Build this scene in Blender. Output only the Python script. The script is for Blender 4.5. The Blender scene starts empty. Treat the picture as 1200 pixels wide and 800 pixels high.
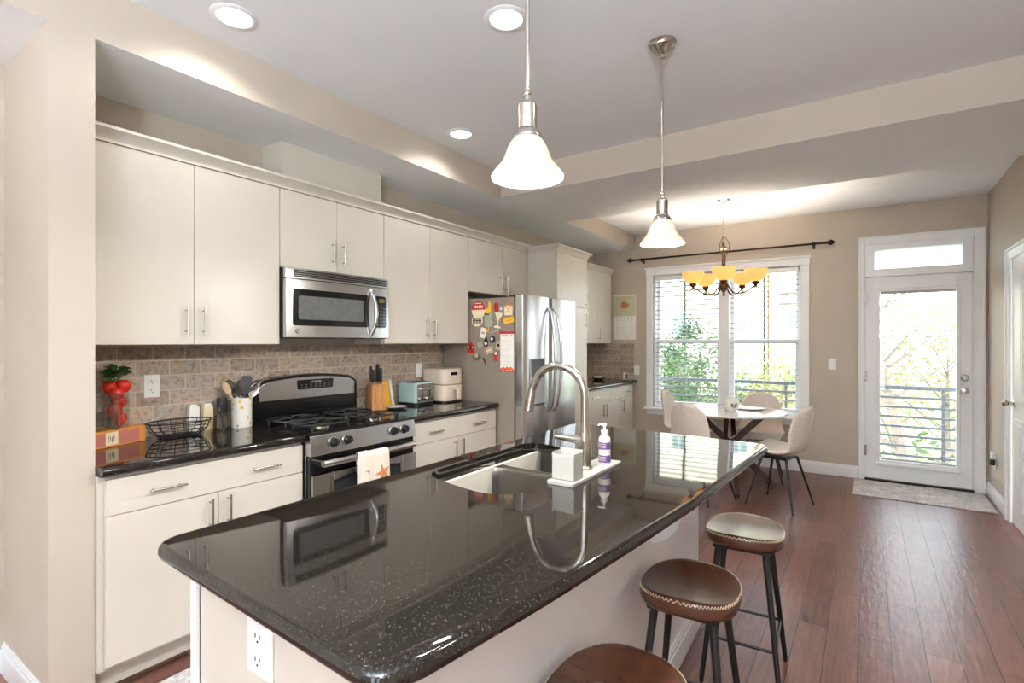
import bpy, bmesh, math, random
from mathutils import Vector, Matrix
random.seed(7)
S = bpy.context.scene
COL = S.collection
PI = math.pi

# ------------------------------------------------------------------ camera, world, light, exposure
cam_d = bpy.data.cameras.new('camera')
cam = bpy.data.objects.new('camera', cam_d)
COL.objects.link(cam)
cam.location = (0, 0, 1.40)
cam.rotation_euler = (PI / 2, 0, 0.59486)
cam_d.sensor_width = 36.0
cam_d.lens = 613.0 / 1200.0 * 36.0
cam_d.clip_start = 0.05
cam_d.clip_end = 200
S.camera = cam

S.view_settings.view_transform = 'Standard'
S.view_settings.look = 'None'
S.view_settings.exposure = 1.0
S.view_settings.gamma = 1.0
S.view_settings.use_curve_mapping = False
S.cycles.use_denoising = True
S.cycles.max_bounces = 10
S.cycles.diffuse_bounces = 6
S.cycles.glossy_bounces = 6
S.cycles.transparent_max_bounces = 24
S.cycles.transmission_bounces = 8
S.cycles.caustics_reflective = False
S.cycles.caustics_refractive = False
S.cycles.sample_clamp_indirect = 6.0

SKY = 4.2          # bright overcast-white sky
SUN = 3.0
CAN = 3.2         # watts per recessed can
PENDANT = 27.0
CHAND = 9.0
FILL_TORCH = 195.0  # watts of the torchieres added behind the viewer as ceiling fill
w = bpy.data.worlds.new('sky'); S.world = w; w.use_nodes = True
bg = w.node_tree.nodes['Background']
bg.inputs[0].default_value = (0.84, 0.93, 1.0, 1)
bg.inputs[1].default_value = SKY

def lamp(name, kind, loc, energy, color=(1, 1, 1), rot=(0, 0, 0), **kw):
    d = bpy.data.lights.new(name, kind)
    d.energy = energy; d.color = color
    for k, v in kw.items(): setattr(d, k, v)
    o = bpy.data.objects.new(name, d); COL.objects.link(o)
    o.location = loc; o.rotation_euler = rot
    return o
sun = lamp('sun', 'SUN', (0, -10, 20), SUN, (1.0, 0.95, 0.86), angle=0.02)
sun.rotation_euler = Vector((0.42, 0.62, -0.66)).to_track_quat('-Z', 'Y').to_euler()
def portal(name, loc, rot, sx, sy):
    o = lamp(name, 'AREA', loc, 0, rot=rot, shape='RECTANGLE', size=sx, size_y=sy)
    o.data.cycles.is_portal = True
portal('window_portal', (-1.40, 6.66, 1.41), (-PI / 2, 0, 0), 1.70, 1.75)
portal('patio_door_portal', (0.41, 6.66, 1.20), (-PI / 2, 0, 0), 0.75, 2.25)
portal('added_rear_window_portal', (0, -3.46, 1.30), (PI / 2, 0, 0), 1.1, 2.4)  # portal at the added unseen rear window
portal('added_side_window_portal', (1.07, -2.4, 1.40), (0, PI / 2, 0), 1.9, 1.2)  # portal at the added unseen side window

# ------------------------------------------------------------------ helpers
def lin(c):
    r = []
    for v in c[:3]:
        v /= 255.0
        r.append(v / 12.92 if v <= 0.04045 else ((v + 0.055) / 1.055) ** 2.4)
    return (r[0], r[1], r[2], 1.0)

class Mat:
    """small node-tree helper around a Principled material"""
    def __init__(s, name, col=(200, 200, 200), rough=0.5, metal=0.0, **kw):
        s.m = bpy.data.materials.new(name); s.m.use_nodes = True
        s.nt = s.m.node_tree; s.N = s.nt.nodes; s.L = s.nt.links
        s.b = s.N['Principled BSDF']; s.out = s.N['Material Output']
        s.b.inputs['Base Color'].default_value = lin(col)
        s.b.inputs['Roughness'].default_value = rough
        s.b.inputs['Metallic'].default_value = metal
        for k, v in kw.items():
            s.b.inputs[k].default_value = v
    def node(s, t, **kw):
        n = s.N.new(t)
        for k, v in kw.items():
            if k in n.inputs.keys(): n.inputs[k].default_value = v
            else: setattr(n, k, v)
        return n
    def link(s, a, b): s.L.new(a, b)
    def coord(s, swz=None, scale=(1, 1, 1), loc=(0, 0, 0)):
        tc = s.node('ShaderNodeTexCoord')
        o = tc.outputs['Object']
        if swz:
            sp = s.node('ShaderNodeSeparateXYZ'); cb = s.node('ShaderNodeCombineXYZ')
            s.link(o, sp.inputs[0])
            for i, ch in enumerate(swz):
                if ch in 'XYZ': s.link(sp.outputs[ch], cb.inputs[i])
            o = cb.outputs[0]
        mp = s.node('ShaderNodeMapping')
        mp.inputs['Scale'].default_value = scale; mp.inputs['Location'].default_value = loc
        s.link(o, mp.inputs[0])
        return mp.outputs[0]
    def noise(s, vec, scale=5, detail=3, rough=0.5):
        n = s.node('ShaderNodeTexNoise')
        n.inputs['Scale'].default_value = scale; n.inputs['Detail'].default_value = detail
        n.inputs['Roughness'].default_value = rough
        s.link(vec, n.inputs['Vector'])
        return n
    def ramp(s, fac, stops):
        n = s.node('ShaderNodeValToRGB')
        e = n.color_ramp.elements
        while len(e) < len(stops): e.new(0.5)
        for i, (p, c) in enumerate(stops):
            e[i].position = p; e[i].color = lin(c) if len(c) == 3 else c
        s.link(fac, n.inputs[0])
        return n.outputs[0]
    def mix(s, fac, a, b, mode='MIX'):
        n = s.node('ShaderNodeMixRGB', blend_type=mode)
        for i, v in ((0, fac), (1, a), (2, b)):
            if hasattr(v, 'is_output'): s.link(v, n.inputs[i])
            elif i == 0: n.inputs[0].default_value = v
            else: n.inputs[i].default_value = lin(v)
        return n.outputs[0]
    def color(s, o): s.link(o, s.b.inputs['Base Color'])
    def bump(s, h, strength=0.2, dist=0.005):
        n = s.node('ShaderNodeBump')
        n.inputs['Strength'].default_value = strength; n.inputs['Distance'].default_value = dist
        s.link(h, n.inputs['Height']); s.link(n.outputs[0], s.b.inputs['Normal'])

def vary(name, col, rough=0.5, metal=0.0, amt=0.06, scale=6.0, bump=0.0, bscale=80, **kw):
    """principled colour with a slight mottling of its own"""
    M = Mat(name, col, rough, metal, **kw)
    v = M.coord()
    n = M.noise(v, scale, 3)
    lo = tuple(max(0, c * (1 - amt)) for c in col); hi = tuple(min(255, c * (1 + amt)) for c in col)
    M.color(M.ramp(n.outputs[0], [(0.3, lo), (0.7, hi)]))
    if bump:
        M.bump(M.noise(v, bscale, 2).outputs[0], bump, 0.002)
    return M.m

class MB:
    """collects shapes into one mesh; build() links it as ONE object"""
    def __init__(s):
        s.bm = bmesh.new(); s.M = Matrix.Identity(4); s.mi = 0
    def _add(s, t):
        for f in t.faces: f.material_index = s.mi
        t.transform(s.M)
        if s.M.determinant() < 0: bmesh.ops.reverse_faces(t, faces=t.faces[:])
        me = bpy.data.meshes.new('t'); t.to_mesh(me); t.free()
        s.bm.from_mesh(me); bpy.data.meshes.remove(me)
        return s
    def box(s, x0, x1, y0, y1, z0, z1, bev=0.0, seg=2, M=None):
        t = bmesh.new()
        bmesh.ops.create_cube(t, size=1.0)
        bmesh.ops.scale(t, vec=(abs(x1 - x0), abs(y1 - y0), abs(z1 - z0)), verts=t.verts)
        if bev: bmesh.ops.bevel(t, geom=t.edges[:], offset=bev, segments=seg, profile=0.5, affect='EDGES')
        bmesh.ops.translate(t, vec=((x0 + x1) / 2, (y0 + y1) / 2, (z0 + z1) / 2), verts=t.verts)
        if M is not None: t.transform(M)
        return s._add(t)
    def bar(s, p0, p1, wx, wy, bev=0.0, roll=0.0):
        """rectangular bar between two points"""
        p0, p1 = Vector(p0), Vector(p1); d = p1 - p0
        q = d.to_track_quat('Z', 'Y').to_matrix().to_4x4()
        M = Matrix.Translation(p0) @ q @ Matrix.Rotation(roll, 4, 'Z')
        return s.box(-wx / 2, wx / 2, -wy / 2, wy / 2, 0, d.length, bev, 2, M)
    def tube(s, pts, r, seg=10, closed=False, cap=True):
        pts = [Vector(p) for p in pts]; n = len(pts)
        rs = r if isinstance(r, (list, tuple)) else [r] * n
        t = bmesh.new(); rings = []
        up = None
        for i, p in enumerate(pts):
            if closed: d = pts[(i + 1) % n] - pts[i - 1]
            else: d = pts[min(i + 1, n - 1)] - pts[max(i - 1, 0)]
            d = d.normalized() if d.length > 1e-9 else Vector((0, 0, 1))
            if up is None:
                up = Vector((0, 0, 1)) if abs(d.z) < 0.9 else Vector((1, 0, 0))
            a = (up - d * up.dot(d))
            a = a.normalized() if a.length > 1e-6 else d.orthogonal().normalized()
            up = a; b = d.cross(a)
            rings.append([t.verts.new(p + (a * math.cos(2 * PI * k / seg) + b * math.sin(2 * PI * k / seg)) * rs[i]) for k in range(seg)])
        m = n if closed else n - 1
        for i in range(m):
            A, B = rings[i], rings[(i + 1) % n]
            for k in range(seg):
                t.faces.new((A[k], A[(k + 1) % seg], B[(k + 1) % seg], B[k]))
        if cap and not closed:
            t.faces.new(rings[0][::-1]); t.faces.new(rings[-1])
        bmesh.ops.recalc_face_normals(t, faces=t.faces[:])
        return s._add(t)
    def cyl(s, p0, p1, r0, r1=None, seg=20):
        return s.tube([p0, p1], [r0, r0 if r1 is None else r1], seg)
    def lathe(s, prof, c=(0, 0, 0), seg=32, M=None, sx=1.0, sy=1.0):
        t = bmesh.new(); rings = []
        for r, z in prof:
            if r < 1e-6: rings.append([t.verts.new((0, 0, z))])
            else: rings.append([t.verts.new((r * sx * math.cos(2 * PI * k / seg), r * sy * math.sin(2 * PI * k / seg), z)) for k in range(seg)])
        for A, B in zip(rings, rings[1:]):
            for k in range(seg):
                k2 = (k + 1) % seg
                if len(A) == 1 and len(B) == 1: continue
                if len(A) == 1: t.faces.new((A[0], B[k2], B[k]))
                elif len(B) == 1: t.faces.new((A[k], A[k2], B[0]))
                else: t.faces.new((A[k], A[k2], B[k2], B[k]))
        bmesh.ops.recalc_face_normals(t, faces=t.faces[:])
        if M is not None: t.transform(M)
        bmesh.ops.translate(t, vec=c, verts=t.verts)
        return s._add(t)
    def ball(s, c, r, sc=(1, 1, 1), seg=20):
        t = bmesh.new()
        bmesh.ops.create_uvsphere(t, u_segments=seg, v_segments=max(6, seg // 2), radius=r)
        bmesh.ops.scale(t, vec=sc, verts=t.verts)
        bmesh.ops.translate(t, vec=c, verts=t.verts)
        return s._add(t)
    def prism(s, poly, z0, z1, M=None, bev=0.0):
        t = bmesh.new()
        b = [t.verts.new((x, y, z0)) for x, y in poly]; a = [t.verts.new((x, y, z1)) for x, y in poly]
        t.faces.new(b[::-1]); t.faces.new(a)
        n = len(poly)
        for i in range(n): t.faces.new((b[i], b[(i + 1) % n], a[(i + 1) % n], a[i]))
        bmesh.ops.recalc_face_normals(t, faces=t.faces[:])
        if bev: bmesh.ops.bevel(t, geom=t.edges[:], offset=bev, segments=2, profile=0.5, affect='EDGES')
        if M is not None: t.transform(M)
        return s._add(t)
    def grid(s, fn, nu, nv, thick=0.0, closed_u=False):
        """surface from fn(u,v) u,v in 0..1; thick gives it a second skin"""
        t = bmesh.new()
        V = [[t.verts.new(fn(i / nu, j / nv)) for j in range(nv + 1)] for i in range(nu + (0 if closed_u else 1))]
        m = len(V)
        for i in range(nu):
            for j in range(nv):
                a, b = V[i], V[(i + 1) % m]
                t.faces.new((a[j], b[j], b[j + 1], a[j + 1]))
        bmesh.ops.recalc_face_normals(t, faces=t.faces[:])
        if thick: bmesh.ops.solidify(t, geom=t.faces[:], thickness=thick)
        return s._add(t)
    def quad(s, *p):
        t = bmesh.new(); t.faces.new([t.verts.new(q) for q in p])
        return s._add(t)
    def build(s, name, mat, parent=None, org=None, local=False, sharp=38, sub=0, wn=True):
        bm = s.bm
        off = Vector((0, 0, 0))
        if parent is not None:
            r = parent
            while r.parent: r = r.parent
            if not local: off = Vector(r.location)
        elif org is not None: off = Vector(org)
        if off.length: bmesh.ops.translate(bm, vec=-off, verts=bm.verts)
        for f in bm.faces: f.smooth = True
        lim = math.radians(sharp)
        for e in bm.edges:
            if len(e.link_faces) == 2 and e.calc_face_angle(0) > lim: e.smooth = False
        me = bpy.data.meshes.new(name); bm.to_mesh(me); bm.free()
        for m in (mat if isinstance(mat, (list, tuple)) else [mat]): me.materials.append(m.m if isinstance(m, Mat) else m)
        o = bpy.data.objects.new(name, me); COL.objects.link(o)
        if parent is not None: o.parent = parent
        elif org is not None: o.location = org
        if not sub and sharp < 90 and wn:
            md = o.modifiers.new('weighted_normal', 'WEIGHTED_NORMAL'); md.keep_sharp = True
        if sub:
            md = o.modifiers.new('sub', 'SUBSURF'); md.levels = sub; md.render_levels = sub
        return o

def tag(o, label, cat, group=None):
    o['label'] = label; o['category'] = cat
    if group: o['group'] = group
    return o
def thing(name, label, cat, loc=(0, 0, 0), rz=0.0, group=None):
    o = bpy.data.objects.new(name, None); COL.objects.link(o)
    o.empty_display_size = 0.05
    o.location = loc; o.rotation_euler = (0, 0, rz)
    return tag(o, label, cat, group)
def struct(o):
    o['kind'] = 'structure'; return o
def copy_tree(o, parent=None):
    c = o.copy(); COL.objects.link(c)
    if parent is not None: c.parent = parent
    for ch in list(o.children): copy_tree(ch, c)
    return c
def dup(o, loc, rz, label, group=None):
    c = copy_tree(o); c.location = loc; c.rotation_euler = (0, 0, rz); c['label'] = label
    if group: c['group'] = group
    return c
def RX(a): return Matrix.Rotation(a, 4, 'X')
def RY(a): return Matrix.Rotation(a, 4, 'Y')
def RZ(a): return Matrix.Rotation(a, 4, 'Z')
def T(x, y, z): return Matrix.Translation((x, y, z))

# ------------------------------------------------------------------ materials
wall_m = vary('greige_wall_paint', (190, 179, 165), 0.48, amt=0.015, scale=2.0, bump=0.03, bscale=240)
ceil_m = vary('white_ceiling_paint', (240, 243, 247), 0.85, amt=0.01, scale=2.0, bump=0.03, bscale=200)
trim_m = vary('white_trim_paint', (240, 242, 245), 0.30, amt=0.01)
cab_m = vary('cream_cabinet_paint', (209, 203, 192), 0.30, amt=0.012, scale=3.0)
cabbox_m = vary('cabinet_carcass', (214, 200, 180), 0.5, amt=0.02)
steel_m = Mat('brushed_stainless', (196, 196, 196), 0.24, 1.0)
_v = steel_m.coord(None, (3, 3, 400)); _n = steel_m.noise(_v, 3, 2)
steel_m.bump(_n.outputs[0], 0.03, 0.001)
steelh_m = Mat('sink_stainless', (116, 111, 104), 0.34, 1.0)
nickel_m = vary('brushed_nickel', (188, 182, 172), 0.20, 1.0, amt=0.03, scale=40)
chrome_m = vary('polished_chrome', (215, 215, 215), 0.10, 1.0, amt=0.01)
black_m = vary('black_gloss_enamel', (14, 14, 16), 0.12, amt=0.1)
blackp_m = vary('black_plastic', (22, 22, 23), 0.4, amt=0.1)
iron_m = vary('cast_iron', (20, 20, 20), 0.55, amt=0.2, scale=40, bump=0.15)
blackmetal_m = vary('black_powder_coat', (16, 16, 17), 0.38, amt=0.1)
bronze_m = vary('dark_bronze', (46, 36, 30), 0.4, 0.7, amt=0.1)
antique_m = vary('antique_brass', (96, 72, 44), 0.38, 0.9, amt=0.12, scale=30)
gray_m = vary('fridge_side_grey', (138, 128, 118), 0.42, 0.0, amt=0.02, scale=200)
white_m = vary('white_ceramic', (186, 184, 178), 0.2, amt=0.01)
whitep_m = vary('white_plastic', (240, 240, 238), 0.35, amt=0.01)
beigep_m = vary('beige_plastic', (216, 200, 182), 0.35, amt=0.01)
paper_m = vary('white_paper', (240, 238, 232), 0.8, amt=0.02, scale=30)
smoke_m = vary('smoked_glass', (46, 48, 50), 0.06, amt=0.05)

g = Mat('black_granite', (30, 26, 23), 0.04, 0, IOR=1.52)
_v = g.coord()
_n1 = g.noise(_v, 190, 2, 0.55); _n2 = g.noise(_v, 60, 3, 0.6); _n3 = g.noise(_v, 330, 0)
_c = g.ramp(_n1.outputs[0], [(0.40, (10, 9, 8)), (0.56, (27, 23, 20)), (0.68, (60, 52, 45))])
_c2 = g.ramp(_n2.outputs[0], [(0.4, (14, 12, 10)), (0.7, (38, 31, 26))])
_c = g.mix(0.45, _c, _c2)
_sp = g.ramp(_n3.outputs[0], [(0.70, (0, 0, 0)), (0.80, (72, 66, 60))])
g.color(g.mix(1.0, _c, _sp, 'ADD'))
granite_m = g.m

def tile_mat(name, swz, org):
    t = Mat(name, (150, 135, 120), 0.6)
    v = t.coord(swz, (1, 1, 1), org)
    br = t.node('ShaderNodeTexBrick', offset=0.5)
    for k, val in (('Scale', 1.0), ('Mortar Size', 0.0035), ('Mortar Smooth', 0.3), ('Bias', 0.0), ('Brick Width', 0.155), ('Row Height', 0.0775)):
        br.inputs[k].default_value = val
    br.inputs['Color1'].default_value = (0.05, 0.05, 0.05, 1); br.inputs['Color2'].default_value = (0.95, 0.95, 0.95, 1)
    br.inputs['Mortar'].default_value = (0.5, 0.5, 0.5, 1)
    t.link(v, br.inputs['Vector'])
    base = t.ramp(br.outputs['Color'], [(0.05, (104, 88, 76)), (0.35, (142, 122, 106)), (0.6, (156, 142, 130)), (0.95, (196, 172, 146))])
    n1 = t.noise(v, 38, 5, 0.65); n2 = t.noise(v, 9, 3, 0.6)
    cl = t.ramp(n1.outputs[0], [(0.36, (70, 58, 50)), (0.54, (206, 194, 182))])
    c = t.mix(0.46, base, cl)
    wm = t.ramp(n2.outputs[0], [(0.42, (146, 138, 132)), (0.66, (184, 138, 96))])
    c = t.mix(0.3, c, wm)
    t.color(t.mix(br.outputs['Fac'], c, (192, 182, 170)))
    sub = t.node('ShaderNodeMath', operation='SUBTRACT'); sub.inputs[0].default_value = 1.0
    t.link(br.outputs['Fac'], sub.inputs[1])
    ad = t.node('ShaderNodeMath', operation='MULTIPLY_ADD'); ad.inputs[1].default_value = 0.25
    t.link(n1.outputs[0], ad.inputs[0]); t.link(sub.outputs[0], ad.inputs[2])
    t.bump(ad.outputs[0], 0.5, 0.004)
    return t.m
tile_m = tile_mat('travertine_tile', 'YZ', (0.05, -0.913, 0))
tilef_m = tile_mat('travertine_tile_end', 'XZ', (0.02, -0.913, 0))

f = Mat('cherry_plank_floor', (84, 42, 32), 0.33, 0)
_v = f.coord('YX', (1, 1, 1), (0.3, 0.03, 0))
_br = f.node('ShaderNodeTexBrick', offset=0.37, offset_frequency=2)
for k, val in (('Scale', 1.0), ('Mortar Size', 0.0026), ('Mortar Smooth', 0.2), ('Bias', 0.0), ('Brick Width', 1.25), ('Row Height', 0.1255)):
    _br.inputs[k].default_value = val
_br.inputs['Color1'].default_value = (0, 0, 0, 1); _br.inputs['Color2'].default_value = (1, 1, 1, 1)
f.link(_v, _br.inputs['Vector'])
_base = f.ramp(_br.outputs['Color'], [(0.0, (82, 48, 40)), (0.5, (106, 66, 55)), (1.0, (130, 86, 73))])
_g = f.coord('YX', (2.2, 26, 1)); _gn = f.noise(_g, 2.2, 5, 0.6)
_gr = f.ramp(_gn.outputs[0], [(0.3, (66, 38, 31)), (0.65, (138, 92, 78))])
_c = f.mix(0.4, _base, _gr)
f.color(f.mix(_br.outputs['Fac'], _c, (52, 31, 26)))
_h = f.coord('YX', (7, 22, 1)); _hn = f.noise(_h, 1.6, 2)
_s = f.node('ShaderNodeMath', operation='MULTIPLY_ADD'); _s.inputs[1].default_value = -2.0
f.link(_br.outputs['Fac'], _s.inputs[0]); f.link(_hn.outputs[0], _s.inputs[2])
f.bump(_s.outputs[0], 0.3, 0.006)
floor_m = f.m

def glass_mat(name, tint=(255, 255, 255), gloss=0.06, rough=0.0):
    m = Mat(name); m.N.remove(m.b)
    tr = m.node('ShaderNodeBsdfTransparent'); tr.inputs[0].default_value = lin(tint)
    gl = m.node('ShaderNodeBsdfGlossy'); gl.inputs['Roughness'].default_value = rough
    lw_ = m.node('ShaderNodeLayerWeight'); lw_.inputs[0].default_value = 0.5
    pw = m.node('ShaderNodeMath', operation='POWER'); pw.inputs[1].default_value = 4.0
    fr = m.node('ShaderNodeMath', operation='MULTIPLY_ADD'); fr.inputs[1].default_value = 0.7; fr.inputs[2].default_value = 0.045
    m.link(lw_.outputs['Facing'], pw.inputs[0]); m.link(pw.outputs[0], fr.inputs[0])
    mx = m.node('ShaderNodeMixShader')
    m.link(fr.outputs[0], mx.inputs[0]); m.link(tr.outputs[0], mx.inputs[1]); m.link(gl.outputs[0], mx.inputs[2])
    m.link(mx.outputs[0], m.out.inputs[0])
    return m.m
pane_m = glass_mat('clear_pane')
jar_m = glass_mat('clear_jar_glass', (248, 251, 250), rough=0.02)
def trans_mat(name, col, ratio=0.5, emit=None, estr=0.0, rough=0.4):
    """light-passing glass or fabric: diffuse + translucent, with a lit glow for lamp glass"""
    m = Mat(name, col, rough)
    tl = m.node('ShaderNodeBsdfTranslucent'); tl.inputs[0].default_value = lin(col)
    mx = m.node('ShaderNodeMixShader'); mx.inputs[0].default_value = ratio
    m.link(m.b.outputs[0], mx.inputs[1]); m.link(tl.outputs[0], mx.inputs[2]); m.link(mx.outputs[0], m.out.inputs[0])
    if emit:
        m.b.inputs['Emission Color'].default_value = lin(emit); m.b.inputs['Emission Strength'].default_value = estr
    return m.m
frost_m = trans_mat('frosted_glass', (238, 241, 241), 0.75)
slat_m = trans_mat('white_blind_slat', (176, 176, 176), 0.0)
shade_m = trans_mat('lit_white_opal_glass', (240, 230, 212), 0.05, (255, 236, 205), 0.10, 0.25)
amber_m = trans_mat('lit_amber_glass', (228, 190, 132), 0.32, (255, 214, 140), 0.22, 0.3)
def emit_mat(name, col, s):
    return Mat(name, (240, 240, 240), 0.5, 0, **{'Emission Color': lin(col), 'Emission Strength': s}).m
lens_m = emit_mat('lit_lamp_lens', (255, 248, 236), 3.0)
bulb_m = emit_mat('lit_bulb', (255, 240, 210), 5.0)

lt = Mat('brown_leather', (104, 62, 38), 0.26)
_v = lt.coord(); _n = lt.noise(_v, 22, 2, 0.5)
lt.color(lt.ramp(_n.outputs[0], [(0.25, (60, 34, 23)), (0.75, (78, 44, 27))]))
lt.bump(lt.noise(_v, 120, 1).outputs[0], 0.03, 0.001)
leather_m = lt.m
stitch_m = vary('cream_thread', (206, 188, 160), 0.8)
fabric_m = vary('beige_boucle_fabric', (222, 212, 202), 0.9, amt=0.04, scale=60, bump=0.25, bscale=500)
darkwood_m = Mat('dark_walnut', (66, 44, 34), 0.42)
_v = darkwood_m.coord(None, (3, 3, 1)); _n = darkwood_m.noise(_v, 12, 4)
darkwood_m.color(darkwood_m.ramp(_n.outputs[0], [(0.3, (50, 33, 26)), (0.7, (82, 56, 43))]))
marble_m = Mat('white_marble', (232, 232, 230), 0.12)
_v = marble_m.coord(); _n = marble_m.noise(_v, 5, 6, 0.65)
marble_m.color(marble_m.ramp(_n.outputs[0], [(0.40, (238, 238, 236)), (0.5, (206, 206, 206)), (0.56, (238, 238, 236))]))
wood_m = Mat('acacia_wood', (172, 116, 66), 0.4)
_v = wood_m.coord(None, (18, 18, 1.5)); _n = wood_m.noise(_v, 2.5, 4)
wood_m.color(wood_m.ramp(_n.outputs[0], [(0.3, (128, 78, 42)), (0.55, (186, 130, 78)), (0.75, (206, 156, 102))]))
lightwood_m = vary('light_wood', (210, 178, 140), 0.5, amt=0.1, scale=14)
def flat(name, col, rough=0.5, **kw): return vary(name, col, rough, amt=0.03, **kw)
red_m = flat('red_enamel', (186, 40, 34), 0.3)
green_m = flat('leaf_green', (58, 96, 42), 0.5)
teal_m = flat('pale_teal_enamel', (172, 198, 198), 0.28)
yellow_m = flat('yellow_cover', (240, 184, 40), 0.45)
orange_m = flat('orange_cover', (226, 150, 70), 0.5)
pink_m = flat('dusty_pink_paper', (196, 118, 108), 0.55)
cream_m = flat('cream_paper', (236, 222, 188), 0.6)
purple_m = flat('purple_label', (104, 82, 140), 0.4)
tomato_m = flat('tomato_red', (206, 44, 28), 0.22)
rug_m = Mat('grey_woven_rug', (190, 184, 180), 0.95)
_v = rug_m.coord(); _n = rug_m.noise(_v, 60, 3, 0.7); _n2 = rug_m.noise(_v, 7, 3, 0.6)
_c = rug_m.ramp(_n.outputs[0], [(0.38, (142, 138, 140)), (0.6, (222, 218, 214))])
_c2 = rug_m.ramp(_n2.outputs[0], [(0.4, (166, 160, 160)), (0.6, (214, 208, 204))])
rug_m.color(rug_m.mix(0.45, _c, _c2)); rug_m.bump(rug_m.noise(_v, 300, 2).outputs[0], 0.5, 0.004)

# ------------------------------------------------------------------ room shell
XL, XR, YF, YB = -3.04, 0.93, 6.43, -3.30
ZL, ZK, ZD = 2.575, 2.787, 2.757
XS = -2.478
ZT = 3.0
b = MB(); b.box(XL - .1, XR + .1, YB - .1, YF + .02, -.12, 0); struct(b.build('floor', floor_m))
b = MB(); b.box(XL - .12, XL, YB, YF + .15, 0, ZT); struct(b.build('wall_left', wall_m))
def holed_wall(name, a0, a1, holes, place, mat):
    """wall made of rectangles round its openings; holes = (a0,a1,z0,z1)"""
    b = MB(); xs = sorted(set([a0, a1] + [h[0] for h in holes] + [h[1] for h in holes]))
    for p, q in zip(xs, xs[1:]):
        z = 0.0
        for h in sorted([h for h in holes if h[0] <= p and h[1] >= q], key=lambda h: h[2]):
            if h[2] > z: b.box(*place(p, q), z, h[2])
            z = h[3]
        if z < ZT: b.box(*place(p, q), z, ZT)
    bmesh.ops.remove_doubles(b.bm, verts=b.bm.verts, dist=1e-5)
    return struct(b.build(name, mat))
WX0, WX1, WZ0, WZ1 = -2.225, -0.572, 0.575, 2.235
DX0, DX1 = -0.012, 0.832
holed_wall('wall_far', XL, XR + .1, [(WX0, WX1, WZ0, WZ1), (DX0, DX1, 0.0, 2.40)], lambda p, q: (p, q, YF, YF + .16), wall_m)
holed_wall('wall_right', YB, YF, [(4.72, 5.50, 0.0, 2.05), (-3.0, -1.8, .45, 2.35)], lambda p, q: (XR, XR + .12, p, q), wall_m)
holed_wall('wall_back', XL - .1, XR + .1, [(-.45, 0.45, 0.12, 2.45)], lambda p, q: (p, q, YB - .14, YB), wall_m)
b = MB(); b.box(XL, XS, 0.634, 0.775, 0, ZL); struct(b.build('wall_wing', wall_m))
# ceilings: two raised trays with greige sides, lower white field between
b = MB(); b.box(XS, XR, YB, 3.49, ZK, ZT + .05); b.box(-2.45, XR, 4.55, YF, ZD, ZT + .05)
struct(b.build('ceiling', ceil_m))
b = MB()
b.box(XL, XS, YB, 3.49, ZL, ZT); b.box(XL, XR, 3.49, 4.55, ZL, ZT); b.box(XL, -2.45, 4.55, YF, ZL, ZT)
for f_ in b.bm.faces:
    if f_.normal.z < -.9: f_.material_index = 1            # white underside, greige sides
struct(b.build('ceiling_soffit', [wall_m, ceil_m]))
def base_profile(b, x0, x1, y0, y1, h=0.125, t=0.016, side='y-'):
    """board with a thinner moulded cap; side = the room side"""
    for z0, z1, tt in ((0, h * .76, t), (h * .76, h * .9, t * .72), (h * .9, h, t * .45)):
        if side == 'y-': b.box(x0, x1, y1 - tt, y1, z0, z1, .002, 1)
        elif side == 'y+': b.box(x0, x1, y0, y0 + tt, z0, z1, .002, 1)
        elif side == 'x-': b.box(x1 - tt, x1, y0, y1, z0, z1, .002, 1)
        else: b.box(x0, x0 + tt, y0, y1, z0, z1, .002, 1)
b = MB(); base_profile(b, -2.43, -0.065, YF - .03, YF); struct(b.build('baseboard_far', trim_m))
b = MB(); base_profile(b, XR - .03, XR, 5.585, YF, side='x-'); base_profile(b, XR - .03, XR, YB, 4.63, side='x-')
struct(b.build('baseboard_right', trim_m))
b = MB(); base_profile(b, XL, XS + .016, .60, .634, side='y-'); 
base_profile(b, XL, XL + .03, YB, .62, side='x+'); struct(b.build('baseboard_left', trim_m))
# tile backsplash
b = MB(); b.box(XL, XL + .010, 0.775, 3.40, 0.915, 1.384); b.box(XL, XL + .010, 4.94, YF, 0.915, 1.378); struct(b.build('trim_backsplash', tile_m))
b = MB(); b.box(XL + .010, -2.462, YF - .010, YF, 0.915, 1.378); struct(b.build('trim_backsplash', tilef_m))

# ------------------------------------------------------------------ window 1
def frame_boxes(b, x0, x1, z0, z1, wd, y0, y1, bev=.003):
    b.box(x0, x0 + wd, y0, y1, z0, z1, bev, 1); b.box(x1 - wd, x1, y0, y1, z0, z1, bev, 1)
    b.box(x0 + wd, x1 - wd, y0, y1, z1 - wd, z1, bev, 1); b.box(x0 + wd, x1 - wd, y0, y1, z0, z0 + wd, bev, 1)
b = MB()
b.box(-2.295, WX0 + .012, YF - .018, YF, 0.575, 2.235, .003, 1); b.box(WX1 - .012, -0.502, YF - .018, YF, 0.575, 2.235, .003, 1)
b.box(-2.300, -0.497, YF - .020, YF, 2.222, 2.300, .003, 1); b.box(-2.315, -0.482, YF - .034, YF, 2.298, 2.322, .004, 1)
win = struct(b.build('window_1', trim_m))
b = MB(); b.box(-2.32, -0.478, YF - .060, YF + .10, 0.552, 0.576, .006, 2); b.box(-2.29, -0.508, YF - .016, YF, 0.490, 0.552, .003, 1)
b.build('window_sill', trim_m, win)
b = MB()
frame_boxes(b, WX0, WX1, WZ0, WZ1, .03, YF + .05, YF + .16)
b.box(-1.425, -1.315, YF + .0, YF + .16, WZ0, WZ1, .003, 1)
b.build('window_frame', trim_m, win)
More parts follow.
